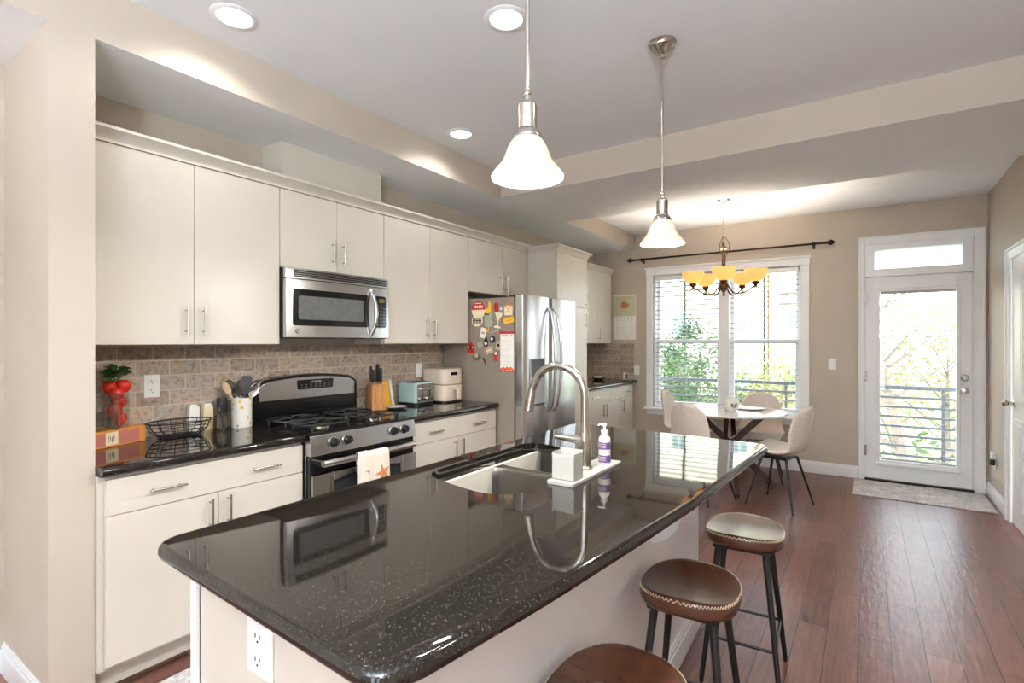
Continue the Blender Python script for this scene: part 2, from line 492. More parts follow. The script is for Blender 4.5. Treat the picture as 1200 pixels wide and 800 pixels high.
for sx0, sx1 in ((WX0 + .03, -1.425), (-1.315, WX1 - .03)):
    b = MB(); frame_boxes(b, sx0, sx1, 1.375, WZ1 - .03, .035, YF + .115, YF + .15)
    sh = b.build('upper_sash', trim_m, win)
    b = MB(); b.box(sx0 + .03, sx1 - .03, YF + .131, YF + .135, 1.40, WZ1 - .06); b.build('pane', pane_m, sh)
    b = MB(); frame_boxes(b, sx0, sx1, WZ0 + .03, 1.425, .04, YF + .078, YF + .113)
    b.box((sx0 + sx1) / 2 - .05, (sx0 + sx1) / 2 + .05, YF + .066, YF + .08, 1.405, 1.42, .003, 1)
    sh = b.build('lower_sash', trim_m, win)
    b = MB(); b.box(sx0 + .03, sx1 - .03, YF + .094, YF + .098, WZ0 + .06, 1.40); b.build('pane', pane_m, sh)
def blind(x0, x1, label, tilt, zb=0.64):
    r = thing('window_blind', label, 'blind', ((x0 + x1) / 2, YF + .035, zb), group='faux wood blinds in the dining window')
    b = MB(); b.box(x0, x1, YF + .004, YF + .060, 2.165, 2.215, .004, 1); b.build('headrail', trim_m, r)
    b = MB(); z = zb + .045
    while z < 2.15:
        b.box(x0 + .006, x1 - .006, -.025, .025, -.0016, .0016, 0, 1, T(0, YF + .033, z) @ RX(tilt)); z += .058
    b.build('slats', slat_m, r)
    b = MB(); b.box(x0 + .004, x1 - .004, YF + .008, YF + .058, zb, zb + .022, .004, 1); b.build('bottom_rail', trim_m, r)
    b = MB()
    for t in (.12, .5, .88):
        x = x0 + (x1 - x0) * t
        for yy in (YF + .009, YF + .057): b.cyl((x, yy, zb + .01), (x, yy, 2.17), .0009, seg=5)
    b.build('ladder_cord', trim_m, r)
    return r
blind(WX0 + .032, -1.428, 'white slatted blind lowered over the left half of the dining window', math.radians(-10))
blind(-1.312, WX1 - .032, 'white slatted blind lowered over the right half of the dining window', math.radians(-4))

# added windows, unseen behind the viewer, to let in more daylight
b = MB(); frame_boxes(b, -.55, .55, 0.02, 2.55, .10, YB, YB + .02); frame_boxes(b, -.45, .45, .12, 2.45, .05, YB - .12, YB - .04)
rw = struct(b.build('window_added_rear', trim_m))
b = MB(); b.box(-.4, .4, YB - .085, YB - .08, .17, 2.40); b.build('pane', pane_m, rw)
b = MB()
for a_, c_ in ((-3.1, -3.0), (-1.8, -1.7)): b.box(XR - .02, XR, a_, c_, .35, 2.45, .003, 1)
b.box(XR - .02, XR, -3.0, -1.8, .35, .45, .003, 1); b.box(XR - .02, XR, -3.0, -1.8, 2.35, 2.45, .003, 1); b.box(XR + .04, XR + .10, -2.43, -2.37, .45, 2.35)
rw = struct(b.build('window_added_side', trim_m))
b = MB(); b.box(XR + .06, XR + .065, -3.0, -1.8, .45, 2.35); b.build('pane', pane_m, rw)

# ------------------------------------------------------------------ curtain rod
r = thing('curtain_rod', 'dark bronze curtain rod mounted above the dining window', 'curtain rod', (-1.38, YF - .07, 2.44))
yr = YF - .075
b = MB(); b.cyl((-2.43, yr, 2.43), (-0.36, yr, 2.43), .0115, seg=14); b.build('rod', bronze_m, r)
for x, sg in ((-2.43, -1), (-.36, 1)):
    b = MB(); b.lathe([(0, 0), (.013, .0), (.017, .008), (.013, .014), (.010, .022), (.024, .040), (.030, .055), (.024, .072), (.010, .088), (.012, .096), (0, .104)], M=T(x, yr, 2.43) @ RY(sg * PI / 2), seg=18)
    b.build('finial', bronze_m, r)
for x in (-2.33, -.46):
    b = MB(); b.cyl((x, yr, 2.43), (x, YF, 2.43), .007, seg=10); b.box(x - .012, x + .012, YF - .006, YF, 2.385, 2.455, .003, 1); b.cyl((x, yr, 2.402), (x, yr, 2.445), .014, seg=12)
    b.build('bracket', bronze_m, r)

# ------------------------------------------------------------------ patio door
b = MB()
b.box(-.063, DX0, YF - .02, YF, 0, 2.455, .004, 1); b.box(DX1, .912, YF - .02, YF, 0, 2.455, .004, 1); b.box(DX0, DX1, YF - .02, YF, 2.375, 2.455, .004, 1)
b.box(-.063, -.045, YF - .028, YF, 0, 2.455, .003, 1); b.box(.894, .912, YF - .028, YF, 0, 2.455, .003, 1); b.box(-.045, .894, YF - .028, YF, 2.437, 2.455, .003, 1)
b.box(DX0, DX0 + .008, YF, YF + .16, 0, 2.39); b.box(DX1 - .008, DX1, YF, YF + .16, 0, 2.39)
b.box(DX0, .014, YF + .044, YF + .075, 0, 2.06); b.box(.806, DX1, YF + .044, YF + .075, 0, 2.06); b.box(DX0, DX1, YF + .044, YF + .10, 2.028, 2.062)
door = struct(b.build('door_1', trim_m))
b = MB(); frame_boxes(b, DX0 + .008, DX1 - .008, 2.052, 2.392, .075, YF - .012, YF + .10); b.box(DX0 + .008, DX1 - .008, YF - .014, YF + .02, 2.050, 2.075, .002, 1)
tr = b.build('transom', trim_m, door)
b = MB(); b.box(.065, .75, YF + .04, YF + .046, 2.12, 2.325); b.build('pane', frost_m, tr)
b = MB(); b.box(DX0, DX1, YF - .03, YF + .16, 0, .018, .004, 1); b.build('threshold', bronze_m, door)
gx0, gx1, gz0, gz1 = 0.115, 0.705, 0.215, 1.90
b = MB(); yd0, yd1 = YF - .004, YF + .04
b.box(0.0, gx0, yd0, yd1, .022, 2.044, .002, 1); b.box(gx1, .82, yd0, yd1, .022, 2.044, .002, 1); b.box(gx0, gx1, yd0, yd1, gz1, 2.044); b.box(gx0, gx1, yd0, yd1, .022, gz0)
slab_o = b.build('slab', trim_m, door)
b = MB(); frame_boxes(b, gx0 - .028, gx1 + .028, gz0 - .028, gz1 + .028, .03, YF - .016, YF - .003, .004)
b.box(gx0 - .03, gx1 + .03, YF - .034, YF - .004, gz0 - .052, gz0 - .022, .005, 1)
b.build('glazing_bead', trim_m, door)
b = MB(); b.box(gx0, gx1, YF + .025, YF + .03, gz0, gz1); b.build('pane', pane_m, door)
b = MB(); z = gz0 + .03
while z < gz1 - .04:
    b.box(gx0 + .008, gx1 - .008, -.014, .014, -.0012, .0012, 0, 1, T(0, YF + .008, z) @ RX(math.radians(-8))); z += .060
b.box(gx0 + .004, gx1 - .004, YF - .006, YF + .02, gz1 - .026, gz1 - .002); b.box(gx0 + .006, gx1 - .006, YF - .004, YF + .018, gz0 + .004, gz0 + .02)
for t in (.14, .86): b.cyl((gx0 + (gx1 - gx0) * t, YF - .004, gz0), (gx0 + (gx1 - gx0) * t, YF - .004, gz1), .001, seg=5)
b.build('door_blind', slat_m, door)
b = MB()
b.lathe([(0, 0), (.031, 0), (.031, .006), (.022, .012), (.020, .018), (0, .018)], M=T(.765, yd0, 1.06) @ RX(PI / 2), seg=22); b.box(.760, .770, yd0 - .034, yd0 - .016, 1.045, 1.075, .002, 1)
b.build('deadbolt', nickel_m, door)
b = MB(); b.lathe([(0, 0), (.033, 0), (.033, .006), (.014, .012), (.012, .03), (.026, .042), (.030, .056), (.022, .068), (0, .072)], M=T(.765, yd0, .94) @ RX(PI / 2), seg=22)
b.build('door_knob', nickel_m, door)
for z in (.30, 1.05, 1.84):
    b = MB(); b.box(-.014, .006, YF - .024, YF - .008, z - .05, z + .05, .002, 1); b.cyl((-.004, YF - .026, z - .052), (-.004, YF - .026, z + .052), .006, seg=10)
    b.build('hinge', nickel_m, door)

# closet door in the right wall
b = MB(); y0, y1 = 4.72, 5.50
for z0, z1, a, c in ((0, 2.114, 5.492, 5.578), (0, 2.114, 4.642, 4.728), (2.03, 2.114, 4.728, 5.492)):
    b.box(XR - .018, XR, a, c, z0, z1, .004, 1)
for a, c, z0, z1 in ((5.558, 5.578, 0, 2.114), (4.642, 4.662, 0, 2.114), (4.662, 5.558, 2.094, 2.114)): b.box(XR - .028, XR, a, c, z0, z1, .003, 1)
d2 = struct(b.build('door_2', trim_m))
b = MB(); b.box(XR + .004, XR + .040, 4.735, 5.485, .012, 2.03)
for za, zb_ in ((.16, .82), (1.0, 1.92)):
    frame = .05
    for a, c in ((4.83, 5.06), (5.15, 5.39)):
        b.box(XR - .004, XR + .008, a, c, za, zb_, .006, 2); b.box(XR - .008, XR + .004, a + .035, c - .035, za + .035, zb_ - .035, .01, 2)
b.build('panel_slab', trim_m, d2)
b = MB(); b.lathe([(0, 0), (.032, 0), (.032, .006), (.013, .012), (.012, .032), (.026, .044), (.029, .058), (.020, .070), (0, .073)], M=T(XR + .004, 5.43, .93) @ RY(-PI / 2), seg=22); b.build('door_knob', nickel_m, d2)

# ------------------------------------------------------------------ cabinets
def pull(b, p, axis, L=.14, out=.03, r=.0052):
    """bar pull on a face whose normal is +X; p = centre on the face"""
    x, y, z = p; h = L / 2
    if axis == 'z':
        b.cyl((x + out, y, z - h), (x + out, y, z + h), r, seg=12)
        for q in (-1, 1): b.cyl((x, y, z + q * h * .72), (x + out, y, z + q * h * .72), r * .8, seg=8)
    else:
        b.cyl((x + out, y - h, z), (x + out, y + h, z), r, seg=12)
        for q in (-1, 1): b.cyl((x, y + q * h * .72, z), (x + out, y + q * h * .72, z), r * .8, seg=8)
def slab_door(root, name, xf, y0, y1, z0, z1, handles, gap=.0016):
    b = MB(); b.box(xf - .019, xf, y0 + gap, y1 - gap, z0 + gap, z1 - gap, .0025, 2)
    d = b.build(name, cab_m, root)
    for (hy, hz, ax, L) in handles:
        b = MB(); pull(b, (xf, hy, hz), ax, L); b.build('handle', nickel_m, d)
    return d
def cabinet(name, label, cat, xf, y0, y1, z0, z1, doors, toe=False, group=None, xb=-3.018):
    r = thing(name, label, cat, ((xf + xb) / 2, (y0 + y1) / 2, z0), group=group)
    b = MB(); b.box(xb, xf - .020, y0, y1, z0 + (.115 if toe else 0), z1)
    if toe: b.box(xb, xf - .085, y0, y1, z0, z0 + .115)
    b.build('carcass', cab_m, r)
    for d in doors: slab_door(r, *d)
    return r
XU = -2.715
ZU0, ZU1 = 1.384, 2.262
HB = 1.50
cabinet('upper_cabinet', 'cream two-door upper cabinet left of the microwave', 'cabinet', XU, .777, 1.695, ZU0, ZU1,
        [('door', XU, .785, 1.247, ZU0, ZU1, [(1.205, HB, 'z', .14)]), ('door', XU, 1.247, 1.695, ZU0, ZU1, [(1.285, HB, 'z', .14)])], group='cream upper cabinets')
cabinet('upper_cabinet', 'short cream cabinet directly above the microwave', 'cabinet', XU, 1.696, 2.458, 1.82, ZU1,
        [('door', XU, 1.697, 2.078, 1.82, ZU1, [(2.038, 1.94, 'z', .14)]), ('door', XU, 2.078, 2.458, 1.82, ZU1, [(2.118, 1.94, 'z', .14)])], group='cream upper cabinets')
cabinet('upper_cabinet', 'tall cream upper cabinet between microwave and refrigerator', 'cabinet', XU, 2.459, 3.371, ZU0, ZU1,
        [('door', XU, 2.460, 2.913, ZU0, ZU1, [(2.872, HB, 'z', .14)]), ('door', XU, 2.913, 3.371, ZU0, ZU1, [(2.953, HB, 'z', .14)])], group='cream upper cabinets')
cabinet('upper_cabinet', 'short cream cabinet above the refrigerator', 'cabinet', XU, 3.372, 4.298, 1.815, ZU1,
        [('door', XU, 3.374, 3.860, 1.815, ZU1, [(3.82, 1.92, 'z', .14)]), ('door', XU, 3.860, 4.296, 1.815, ZU1, [(3.90, 1.92, 'z', .14)])], group='cream upper cabinets')
XP = -2.40
cabinet('pantry_cabinet', 'tall white pantry cabinet just beyond the refrigerator', 'cabinet', XP, 4.30, 4.94, 0, 2.248,
        [('door', XP, 4.304, 4.936, 1.742, 2.248, [(4.88, 1.83, 'z', .14)]), ('door', XP, 4.304, 4.936, .115, 1.742, [(4.88, 1.62, 'z', .14)])], toe=True)
cabinet('upper_cabinet', 'white upper cabinet in the far corner beside the calendar', 'cabinet', -2.73, 4.942, 6.325, 1.378, ZU1,
        [('door', -2.73, 4.944, 5.41, 1.378, ZU1, [(5.37, 1.49, 'z', .14)]), ('door', -2.73, 5.41, 5.86, 1.378, ZU1, [(5.45, 1.49, 'z', .14)]), ('door', -2.73, 5.86, 6.323, 1.378, ZU1, [(5.93, 1.49, 'z', .14)])], group='cream upper cabinets')
XB, ZB0, ZB1, ZDR = -2.437, .13, .862, .718
def base(label, y0, y1, pulls, ym=None, group='cream base cabinets'):
    doors = [('drawer', XB, y0, y1, ZDR, ZB1, [(p, .79, 'y', .14) for p in pulls])]
    if ym: doors += [('door', XB, y0, ym, ZB0, ZDR, [(ym - .04, .63, 'z', .14)]), ('door', XB, ym, y1, ZB0, ZDR, [(ym + .04, .63, 'z', .14)])]
    else: doors += [('door', XB, y0, y1, ZB0, ZDR, [(y0 + .06, .63, 'z', .14)])]
    r = cabinet('base_cabinet', label, 'cabinet', XB, y0 - .003, y1 + .003, 0, .876, doors, toe=True, group=group)
    return r
r = base('cream base cabinet with wide drawer left of the range', .795, 1.652, (1.007, 1.44), 1.2225)
b = MB(); b.box(-3.018, -2.456, .776, .791, .115, .876); b.build('filler_strip', cab_m, r)
base('cream base cabinet with wide drawer between range and refrigerator', 2.428, 3.372, (2.66, 3.13), 2.900)
base('white base cabinet with two doors beyond the pantry', 4.945, 5.895, (5.18, 5.66), 5.42)
base('narrow white base cabinet at the far end by the wall', 5.905, 6.325, (6.115,), None)
# crown mouldings
def crown(b, x, y0, y1, z0, ret0=None, ret1=None):
    t = bmesh.new(); rings = []
    for dx, dz in ((0, 0), (.007, 0), (.007, .010), (.010, .014), (.018, .030), (.034, .044), (.038, .047), (.042, .050), (.042, .063), (0, .063)):
        a0, a1 = y0 - (dx if ret0 else 0), y1 + (dx if ret1 else 0)
        rings.append([t.verts.new(v) for v in ((XL + .002, a0, z0 + dz), (x + dx, a0, z0 + dz), (x + dx, a1, z0 + dz), (XL + .002, a1, z0 + dz))])
    for A, B in zip(rings, rings[1:]):
        for i in range(4): t.faces.new((A[i], A[(i + 1) % 4], B[(i + 1) % 4], B[i]))
    t.faces.new(rings[0][::-1]); t.faces.new(rings[-1]); bmesh.ops.recalc_face_normals(t, faces=t.faces[:])
    b._add(t)
b = MB(); crown(b, XU, .777, 4.30, 2.262); struct(b.build('trim_crown', cab_m))
b = MB(); crown(b, XP, 4.30, 4.94, 2.248, True, True); struct(b.build('trim_crown', cab_m))
b = MB(); crown(b, -2.73, 4.942, 6.325, 2.262, False, True); struct(b.build('trim_crown', cab_m))
b = MB(); b.box(XL, -2.835, 1.782, 2.543, 2.326, ZL); struct(b.build('wall_duct_cover', cab_m))
# dark shoe strip along the toe kick
b = MB()
for a, c in ((.79, 1.655), (2.425, 3.375), (4.94, 6.33)): b.box(-2.525, -2.508, a, c, 0, .018, .006, 2)
struct(b.build('trim_shoe', darkwood_m))

# ------------------------------------------------------------------ countertops
BULL = [(0, 0), (.007, -.0025), (.012, -.008), (.0145, -.016), (.0145, -.022), (.012, -.030), (.007, -.0355), (0, -.038)]
def offset_loop(P, e):
    n = len(P); out = []
    for i in range(n):
        a, p, c = Vector(P[i - 1]), Vector(P[i]), Vector(P[(i + 1) % n])
        d1 = (p - a).normalized(); d2 = (c - p).normalized()
        n1 = Vector((d1.y, -d1.x)); n2 = Vector((d2.y, -d2.x)); m = n1 + n2
        if m.length < 1e-6: m = n1
        m = m.normalized(); k = max(.35, m.dot(n1))
        out.append((p.x + m.x * e / k, p.y + m.y * e / k))
    return out
def round_poly(P, rad, seg=6):
    out = []; n = len(P)
    for i in range(n):
        r_ = rad[i] if isinstance(rad, (list, tuple)) else rad
        p = Vector(P[i]); a = (Vector(P[i - 1]) - p); c = (Vector(P[(i + 1) % n]) - p)
        r_ = min(r_, a.length * .48, c.length * .48)
        if r_ < 1e-5: out.append(tuple(p)); continue
        p0 = p + a.normalized() * r_; p1 = p + c.normalized() * r_
        for k in range(seg + 1):
            t = k / seg
            q = p0 * (1 - t) ** 2 + p * 2 * t * (1 - t) + p1 * t * t
            out.append((q.x, q.y))
    return out
def ccw(P):
    a = sum(P[i - 1][0] * P[i][1] - P[i][0] * P[i - 1][1] for i in range(len(P)))
    return P if a > 0 else P[::-1]
def smooth_loop(P, n=6):
    """closed Catmull-Rom"""
    out = []; N = len(P)
    for i in range(N):
        p0, p1, p2, p3 = [Vector(P[(i + k) % N]) for k in (-1, 0, 1, 2)]
        for k in range(n):
            t = k / n
            q = .5 * ((2 * p1) + (p2 - p0) * t + (2 * p0 - 5 * p1 + 4 * p2 - p3) * t * t + (3 * p1 - p0 - 3 * p2 + p3) * t ** 3)
            out.append((q.x, q.y))
    return out
def slab_top(b, outer, holes, ztop, prof):
    t = bmesh.new(); outer = ccw(outer)
    rings = [[t.verts.new((x, y, ztop + dz)) for x, y in offset_loop(outer, e)] for e, dz in prof]
    n = len(outer)
    for A, B in zip(rings, rings[1:]):
        for i in range(n): t.faces.new((A[i], B[i], B[(i + 1) % n], A[(i + 1) % n]))
    th = prof[-1][1]; hl = []
    for h in holes:
        h = ccw(h)
        a = [t.verts.new((x, y, ztop)) for x, y in h]; c = [t.verts.new((x, y, ztop + th)) for x, y in h]
        m = len(h)
        for i in range(m): t.faces.new((a[i], a[(i + 1) % m], c[(i + 1) % m], c[i]))
        hl.append((a, c))
    t.edges.ensure_lookup_table()
    for top, loop, k in ((1, rings[0], 0), (0, rings[-1], 1)):
        es = []
        for L in [loop] + [h[k] for h in hl]:
            for i in range(len(L)): es.append(t.edges.get((L[i], L[(i + 1) % len(L)])))
        bmesh.ops.triangle_fill(t, edges=es, use_beauty=True, use_dissolve=False)
    bmesh.ops.recalc_face_normals(t, faces=t.faces[:])
    return b._add(t)
for lab, y0, y1 in (('black granite countertop left of the range', .777, 1.654), ('black granite countertop between range and refrigerator', 2.422, 3.376), ('black granite countertop in the far corner beyond the pantry', 4.943, 6.405)):
    b = MB(); slab_top(b, [(XL + .011, y0), (-2.42, y0), (-2.42, y1), (XL + .011, y1)], [], .915, [(0, 0), (.0, -.0005)] + [(e, dz) for e, dz in BULL[1:]])
    # keep the ends square against their neighbours
    for v in b.bm.verts: v.co.y = min(max(v.co.y, y0), y1); v.co.x = max(v.co.x, XL + .011)
    tag(b.build('countertop', granite_m, org=((-2.73), (y0 + y1) / 2, .877)), lab, 'countertop', 'black granite wall countertops')

# ------------------------------------------------------------------ island
isl = thing('kitchen_island', 'white painted kitchen island under the large black granite top', 'island', (-.97, 1.62, 0))
b = MB()
b.box(-1.305, -1.287, .605, 2.66, .10, .877); b.box(-1.305, -.725, .605, .625, .10, .877); b.box(-1.305, -.725, 2.64, 2.66, .10, .877); b.box(-.743, -.725, .625, 2.64, .10, .877)
b.box(-1.305, -.725, .605, 2.66, .10, .118); b.box(-1.23, -.725, .605, 2.66, 0, .10)
b.build('cabinet_body', cab_m, isl)
b = MB(); b.box(-1.315, -1.290, .594, .606, 0, .877, .002, 1); b.build('corner_trim', trim_m, isl)
KA, KB = Vector((-.632, .580, 0)), Vector((-.690, 2.672, 0))      # the seating face runs very slightly skew
b = MB(); b.prism([(-.724, .600), (KA.x, KA.y), (KB.x, KB.y), (-.724, 2.665)], 0, .8765); b.build('knee_wall', trim_m, isl)
b = MB(); kd = KB - KA; KM_ = T(*KA) @ RZ(math.atan2(kd.y, kd.x))
for z0, z1, tt in ((0, .092, .016), (.092, .109, .0115), (.109, .12, .007)): b.box(-.01, kd.length + .012, -tt, .002, z0, z1, .002, 1, KM_)
base_profile(b, -.725, -.676, 2.672, 2.69, .12, side='y+')
b.build('baseboard', trim_m, isl)
b = MB()
prof = [(0, .877), (0, .675), (.03, .668), (.075, .69), (.11, .73), (.135, .79), (.14, .877)]
b.prism([(x, z) for x, z in prof], -.022, .022, T(-.667, 1.885, 0) @ RX(PI / 2))
b.build('corbel', trim_m, isl)
def outlet(name, label, M, dup_=True, parent=None, kind='outlet'):
    """cover plate in local XZ plane facing -Y"""
    r = thing(name, label, kind, M.translation)
    R3 = T(*[-c for c in M.translation]) @ M
    b = MB(); b.M = R3; b.box(-.036, .036, -.006, 0, -.058, .058, .003, 2); b.build('cover_plate', whitep_m, r, local=True)
    if kind == 'outlet':
        for zc in (-.024, .024):
            b = MB(); b.M = R3; b.lathe([(0, 0), (.0165, 0), (.0165, .003), (0, .003)], M=T(0, -.006, zc) @ RX(PI / 2), seg=20)
            rc = b.build('receptacle', whitep_m, r, local=True)
            b = MB(); b.M = R3
            for xx in (-.006, .006): b.box(xx - .0012, xx + .0012, -.0096, -.0088, zc - .001, zc + .008)
            b.cyl((0, -.0096, zc - .008), (0, -.0088, zc - .008), .0025, seg=10)
            b.build('slots', blackp_m, rc, local=True)
    else:
        b = MB(); b.M = R3; b.box(-.016, .016, -.010, -.005, -.033, .033, .002, 2, RX(.05)); b.build('rocker', whitep_m, r, local=True)
    return r
outlet('wall_outlet', 'white duplex outlet on the near end of the island', T(-1.034, .605, .768) @ Matrix.Scale(1.3, 4, (1, 0, 0)))
outlet('wall_outlet', 'white duplex outlet on the tile backsplash left of the fruit basket', T(XL + .0101, 1.185, 1.172) @ RZ(PI / 2))
outlet('light_switch', 'white switch plate on the backsplash behind the toaster', T(XL + .0101, 3.115, 1.165) @ RZ(PI / 2), kind='switch')
outlet('light_switch', 'white switch plate between the dining window and the patio door', T(-.292, YF, 1.163), kind='switch')
outlet('light_switch', 'white switch plate at the end of the far tile backsplash', T(-2.425, YF, 1.035), kind='switch')
outlet('wall_outlet', 'white outlet low on the right wall beside the patio door', T(XR, 6.12, .345) @ RZ(-PI / 2))
r = thing('plug_in_night_light', 'white plug-in night light with dark base in the right wall outlet', 'night light', (XR - .007, 6.06, .345))
b = MB(); b.box(XR - .045, XR - .011, 6.035, 6.075, .335, .385, .006, 2); b.build('base', blackp_m, r)
b = MB(); b.box(XR - .040, XR - .014, 6.037, 6.073, .385, .455, .010, 3); b.build('lens', whitep_m, r)

OUT = round_poly([(-1.43, .573), (-.598, .527), (-.572, .59), (-.526, .90), (-.482, 1.30), (-.443, 1.70), (-.422, 2.14), (-.402, 2.50), (-.388, 2.722), (-1.43, 2.79)],
                 [.055, .025, .02, .1, .1, .1, .1, .05, .06, .05])
HOLE = smooth_loop([(-1.345, 1.55), (-1.335, 1.455), (-1.300, 1.405), (-1.235, 1.377), (-1.10, 1.346), (-1.015, 1.337), (-.945, 1.362), (-.908, 1.42), (-.895, 1.50), (-.895, 1.80),
                    (-.897, 1.94), (-.925, 1.995), (-1.03, 2.046), (-1.11, 2.079), (-1.235, 2.130), (-1.300, 2.135), (-1.337, 2.105), (-1.345, 2.04), (-1.345, 1.80)], 5)
b = MB(); slab_top(b, OUT, [HOLE], .915, BULL)
tag(b.build('countertop', granite_m, org=(-.95, 1.65, .877)), 'large bowed black granite island countertop with the sink cut into it', 'countertop')

# double-bowl undermount sink
NB = smooth_loop([(-1.353, 1.55), (-1.340, 1.455), (-1.305, 1.400), (-1.235, 1.372), (-1.10, 1.341), (-1.015, 1.332), (-.940, 1.357), (-.902, 1.42), (-.889, 1.52), (-.892, 1.64), (-.912, 1.715), (-.965, 1.765), (-1.06, 1.780), (-1.22, 1.782), (-1.295, 1.762), (-1.338, 1.712), (-1.353, 1.64)], 4)
FB = smooth_loop([(-1.353, 1.955), (-1.338, 1.885), (-1.295, 1.836), (-1.22, 1.816), (-1.05, 1.816), (-.96, 1.83), (-.908, 1.872), (-.892, 1.94), (-.922, 2.005), (-1.03, 2.062), (-1.11, 2.095), (-1.235, 2.146), (-1.305, 2.152), (-1.343, 2.115), (-1.353, 2.05)], 4)
sk = thing('kitchen_sink', 'stainless double-bowl undermount sink in the island top', 'sink', (-1.12, 1.75, .70))
b = MB(); t = bmesh.new()
for q_, L in enumerate((NB, FB)):
    L = ccw(L); cx = sum(p[0] for p in L) / len(L); cy = sum(p[1] for p in L) / len(L); n = len(L)
    rings = [[t.verts.new((x, y, .8764 - .0003 * q_)) for x, y in offset_loop(L, .024)]]
    for sc, z in ((1.0, .8760), (.988, .872), (.968, .855), (.95, .80), (.93, .73), (.88, .700), (.75, .688), (.35, .684), (.12, .682)):
        rings.append([t.verts.new((cx + (x - cx) * sc, cy + (y - cy) * sc, z - .0003 * q_)) for x, y in L])
    for A, B in zip(rings, rings[1:]):
        for i in range(n): t.faces.new((A[i], A[(i + 1) % n], B[(i + 1) % n], B[i]))
    t.faces.new(rings[-1])
for f_ in t.faces:
    if f_.normal.z == 0: f_.normal_update()
bmesh.ops.recalc_face_normals(t, faces=t.faces[:])
b._add(t); b.build('basin', steelh_m.m, sk)
for L in (NB, FB):
    cx = sum(p[0] for p in L) / len(L); cy = sum(p[1] for p in L) / len(L)
    b = MB(); b.lathe([(0, .004), (.018, .003), (.030, .006), (.042, .006), (.046, .001), (0, .0)], (cx, cy, .6825), 24); b.build('drain', chrome_m, sk)

YZ = Matrix(((0, 0, 1, 0), (1, 0, 0, 0), (0, 1, 0, 0), (0, 0, 0, 1)))     # polygon in (Y, Z), extruded along X
# ------------------------------------------------------------------ faucet
fx, fy, fz = -.868, 1.768, .927
r = thing('kitchen_faucet', 'tall gooseneck pull-down faucet in polished nickel beside the sink', 'faucet', (fx, fy, fz))
b = MB(); b.lathe([(0, 0), (.030, 0), (.030, .006), (.0245, .012), (.0235, .10), (.021, .125), (.0185, .135), (0, .135)], (fx, fy, fz), 28); b.build('body', nickel_m, r)
pts = [(fx, fy, fz + .13), (fx, fy, 1.10), (fx, fy, 1.19)]
for k in range(1, 15):
    a = PI * k / 16.0
    pts.append((fx - .115 + .115 * math.cos(a), fy, 1.192 + .115 * math.sin(a)))
pts += [(fx - .232, fy, 1.205), (fx - .236, fy, 1.180)]
rad = [.0165, .0155, .0150] + [.0148] * (len(pts) - 3)
b = MB(); b.tube(pts, rad, 18); b.build('gooseneck', nickel_m, r)
b = MB(); b.tube([(fx - .230, fy, 1.215), (fx - .235, fy, 1.190), (fx - .241, fy, 1.160), (fx - .247, fy, 1.128)], [.0152, .0172, .0185, .0205], 18); b.cyl((fx - .2472, fy, 1.127), (fx - .248, fy, 1.123), .017)
b.build('spray_head', nickel_m, r)
b = MB(); d = Vector((-.80, -.56, .16)).normalized(); p = Vector((fx, fy, 1.030))
b.tube([p, p + d * .03, p + d * .06, p + d * .115], [.013, .015, .0135, .0095], 14); b.ball(p, .0235); b.build('lever', nickel_m, r)

# ------------------------------------------------------------------ things beside the sink
b = MB(); b.prism(round_poly([(-.905, 1.545), (-.803, 1.545), (-.803, 1.962), (-.905, 1.962)], .012, 4), .9152, .9268, bev=.002)
tag(b.build('sink_tray', white_m, org=(-.854, 1.75, .9152)), 'white rectangular tray on the island under the faucet base', 'tray')
r = thing('sponge_holder', 'white open-topped sponge holder on the tray in front of the faucet', 'sponge holder', (-.853, 1.605, .927))
b = MB()
x0, x1, y0, y1, z0, z1 = -.900, -.812, 1.575, 1.640, .927, 1.025
b.box(x0, x1, y0, y0 + .005, z0, z1 - .012, .002, 2); b.box(x0, x1, y1 - .005, y1, z0, z1, .002, 2); b.box(x0, x0 + .005, y0, y1, z0, z1 - .006, .002, 2); b.box(x1 - .005, x1, y0, y1, z0, z1 - .006, .002, 2); b.box(x0, x1, y0, y1, z0, z0 + .005, .002, 2)
b.build('holder_body', white_m, r)
r = thing('soap_bottle', 'clear hand soap bottle with purple label and white pump behind the faucet', 'soap bottle', (-.843, 1.888, .927))
c = (-.843, 1.888, .927)
soap_m = Mat('pale_soap', (232, 224, 214), 0.15, 0).m
b = MB(); b.lathe([(0, 0), (.021, 0), (.0235, .004), (.0235, .088), (.021, .100), (.012, .110), (.011, .116), (0, .116)], c, 26); b.build('bottle', soap_m, r)
for z0, z1 in ((.006, .034), (.056, .084)):
    b = MB(); b.lathe([(.0237, z0), (.0241, z0 + .001), (.0241, z1 - .001), (.0237, z1)], c, 26); l_ = b.build('label', purple_m, r); l_['label'] = 'purple paper band'
    b = MB()
    for k in range(3):
        zz = z0 + (z1 - z0) * (.28 + .22 * k)
        for j in range(7):
            a_ = -2.6 + j * .26; b.box(-.0009, .0009, -.002, .002, 0, .0022, 0, 1, T(c[0] + .0242 * math.cos(a_), c[1] + .0242 * math.sin(a_), c[2] + zz) @ RZ(a_))
    b.build('print', cream_m, l_)
b = MB(); b.lathe([(0, .115), (.013, .115), (.013, .128), (.005, .131), (.0045, .144), (.009, .146), (.009, .154), (0, .156)], c, 18); b.tube([(c[0], c[1], c[2] + .151), (c[0] - .014, c[1] - .010, c[2] + .151), (c[0] - .020, c[1] - .014, c[2] + .146)], .0034, 8)
b.build('pump', whitep_m, r)

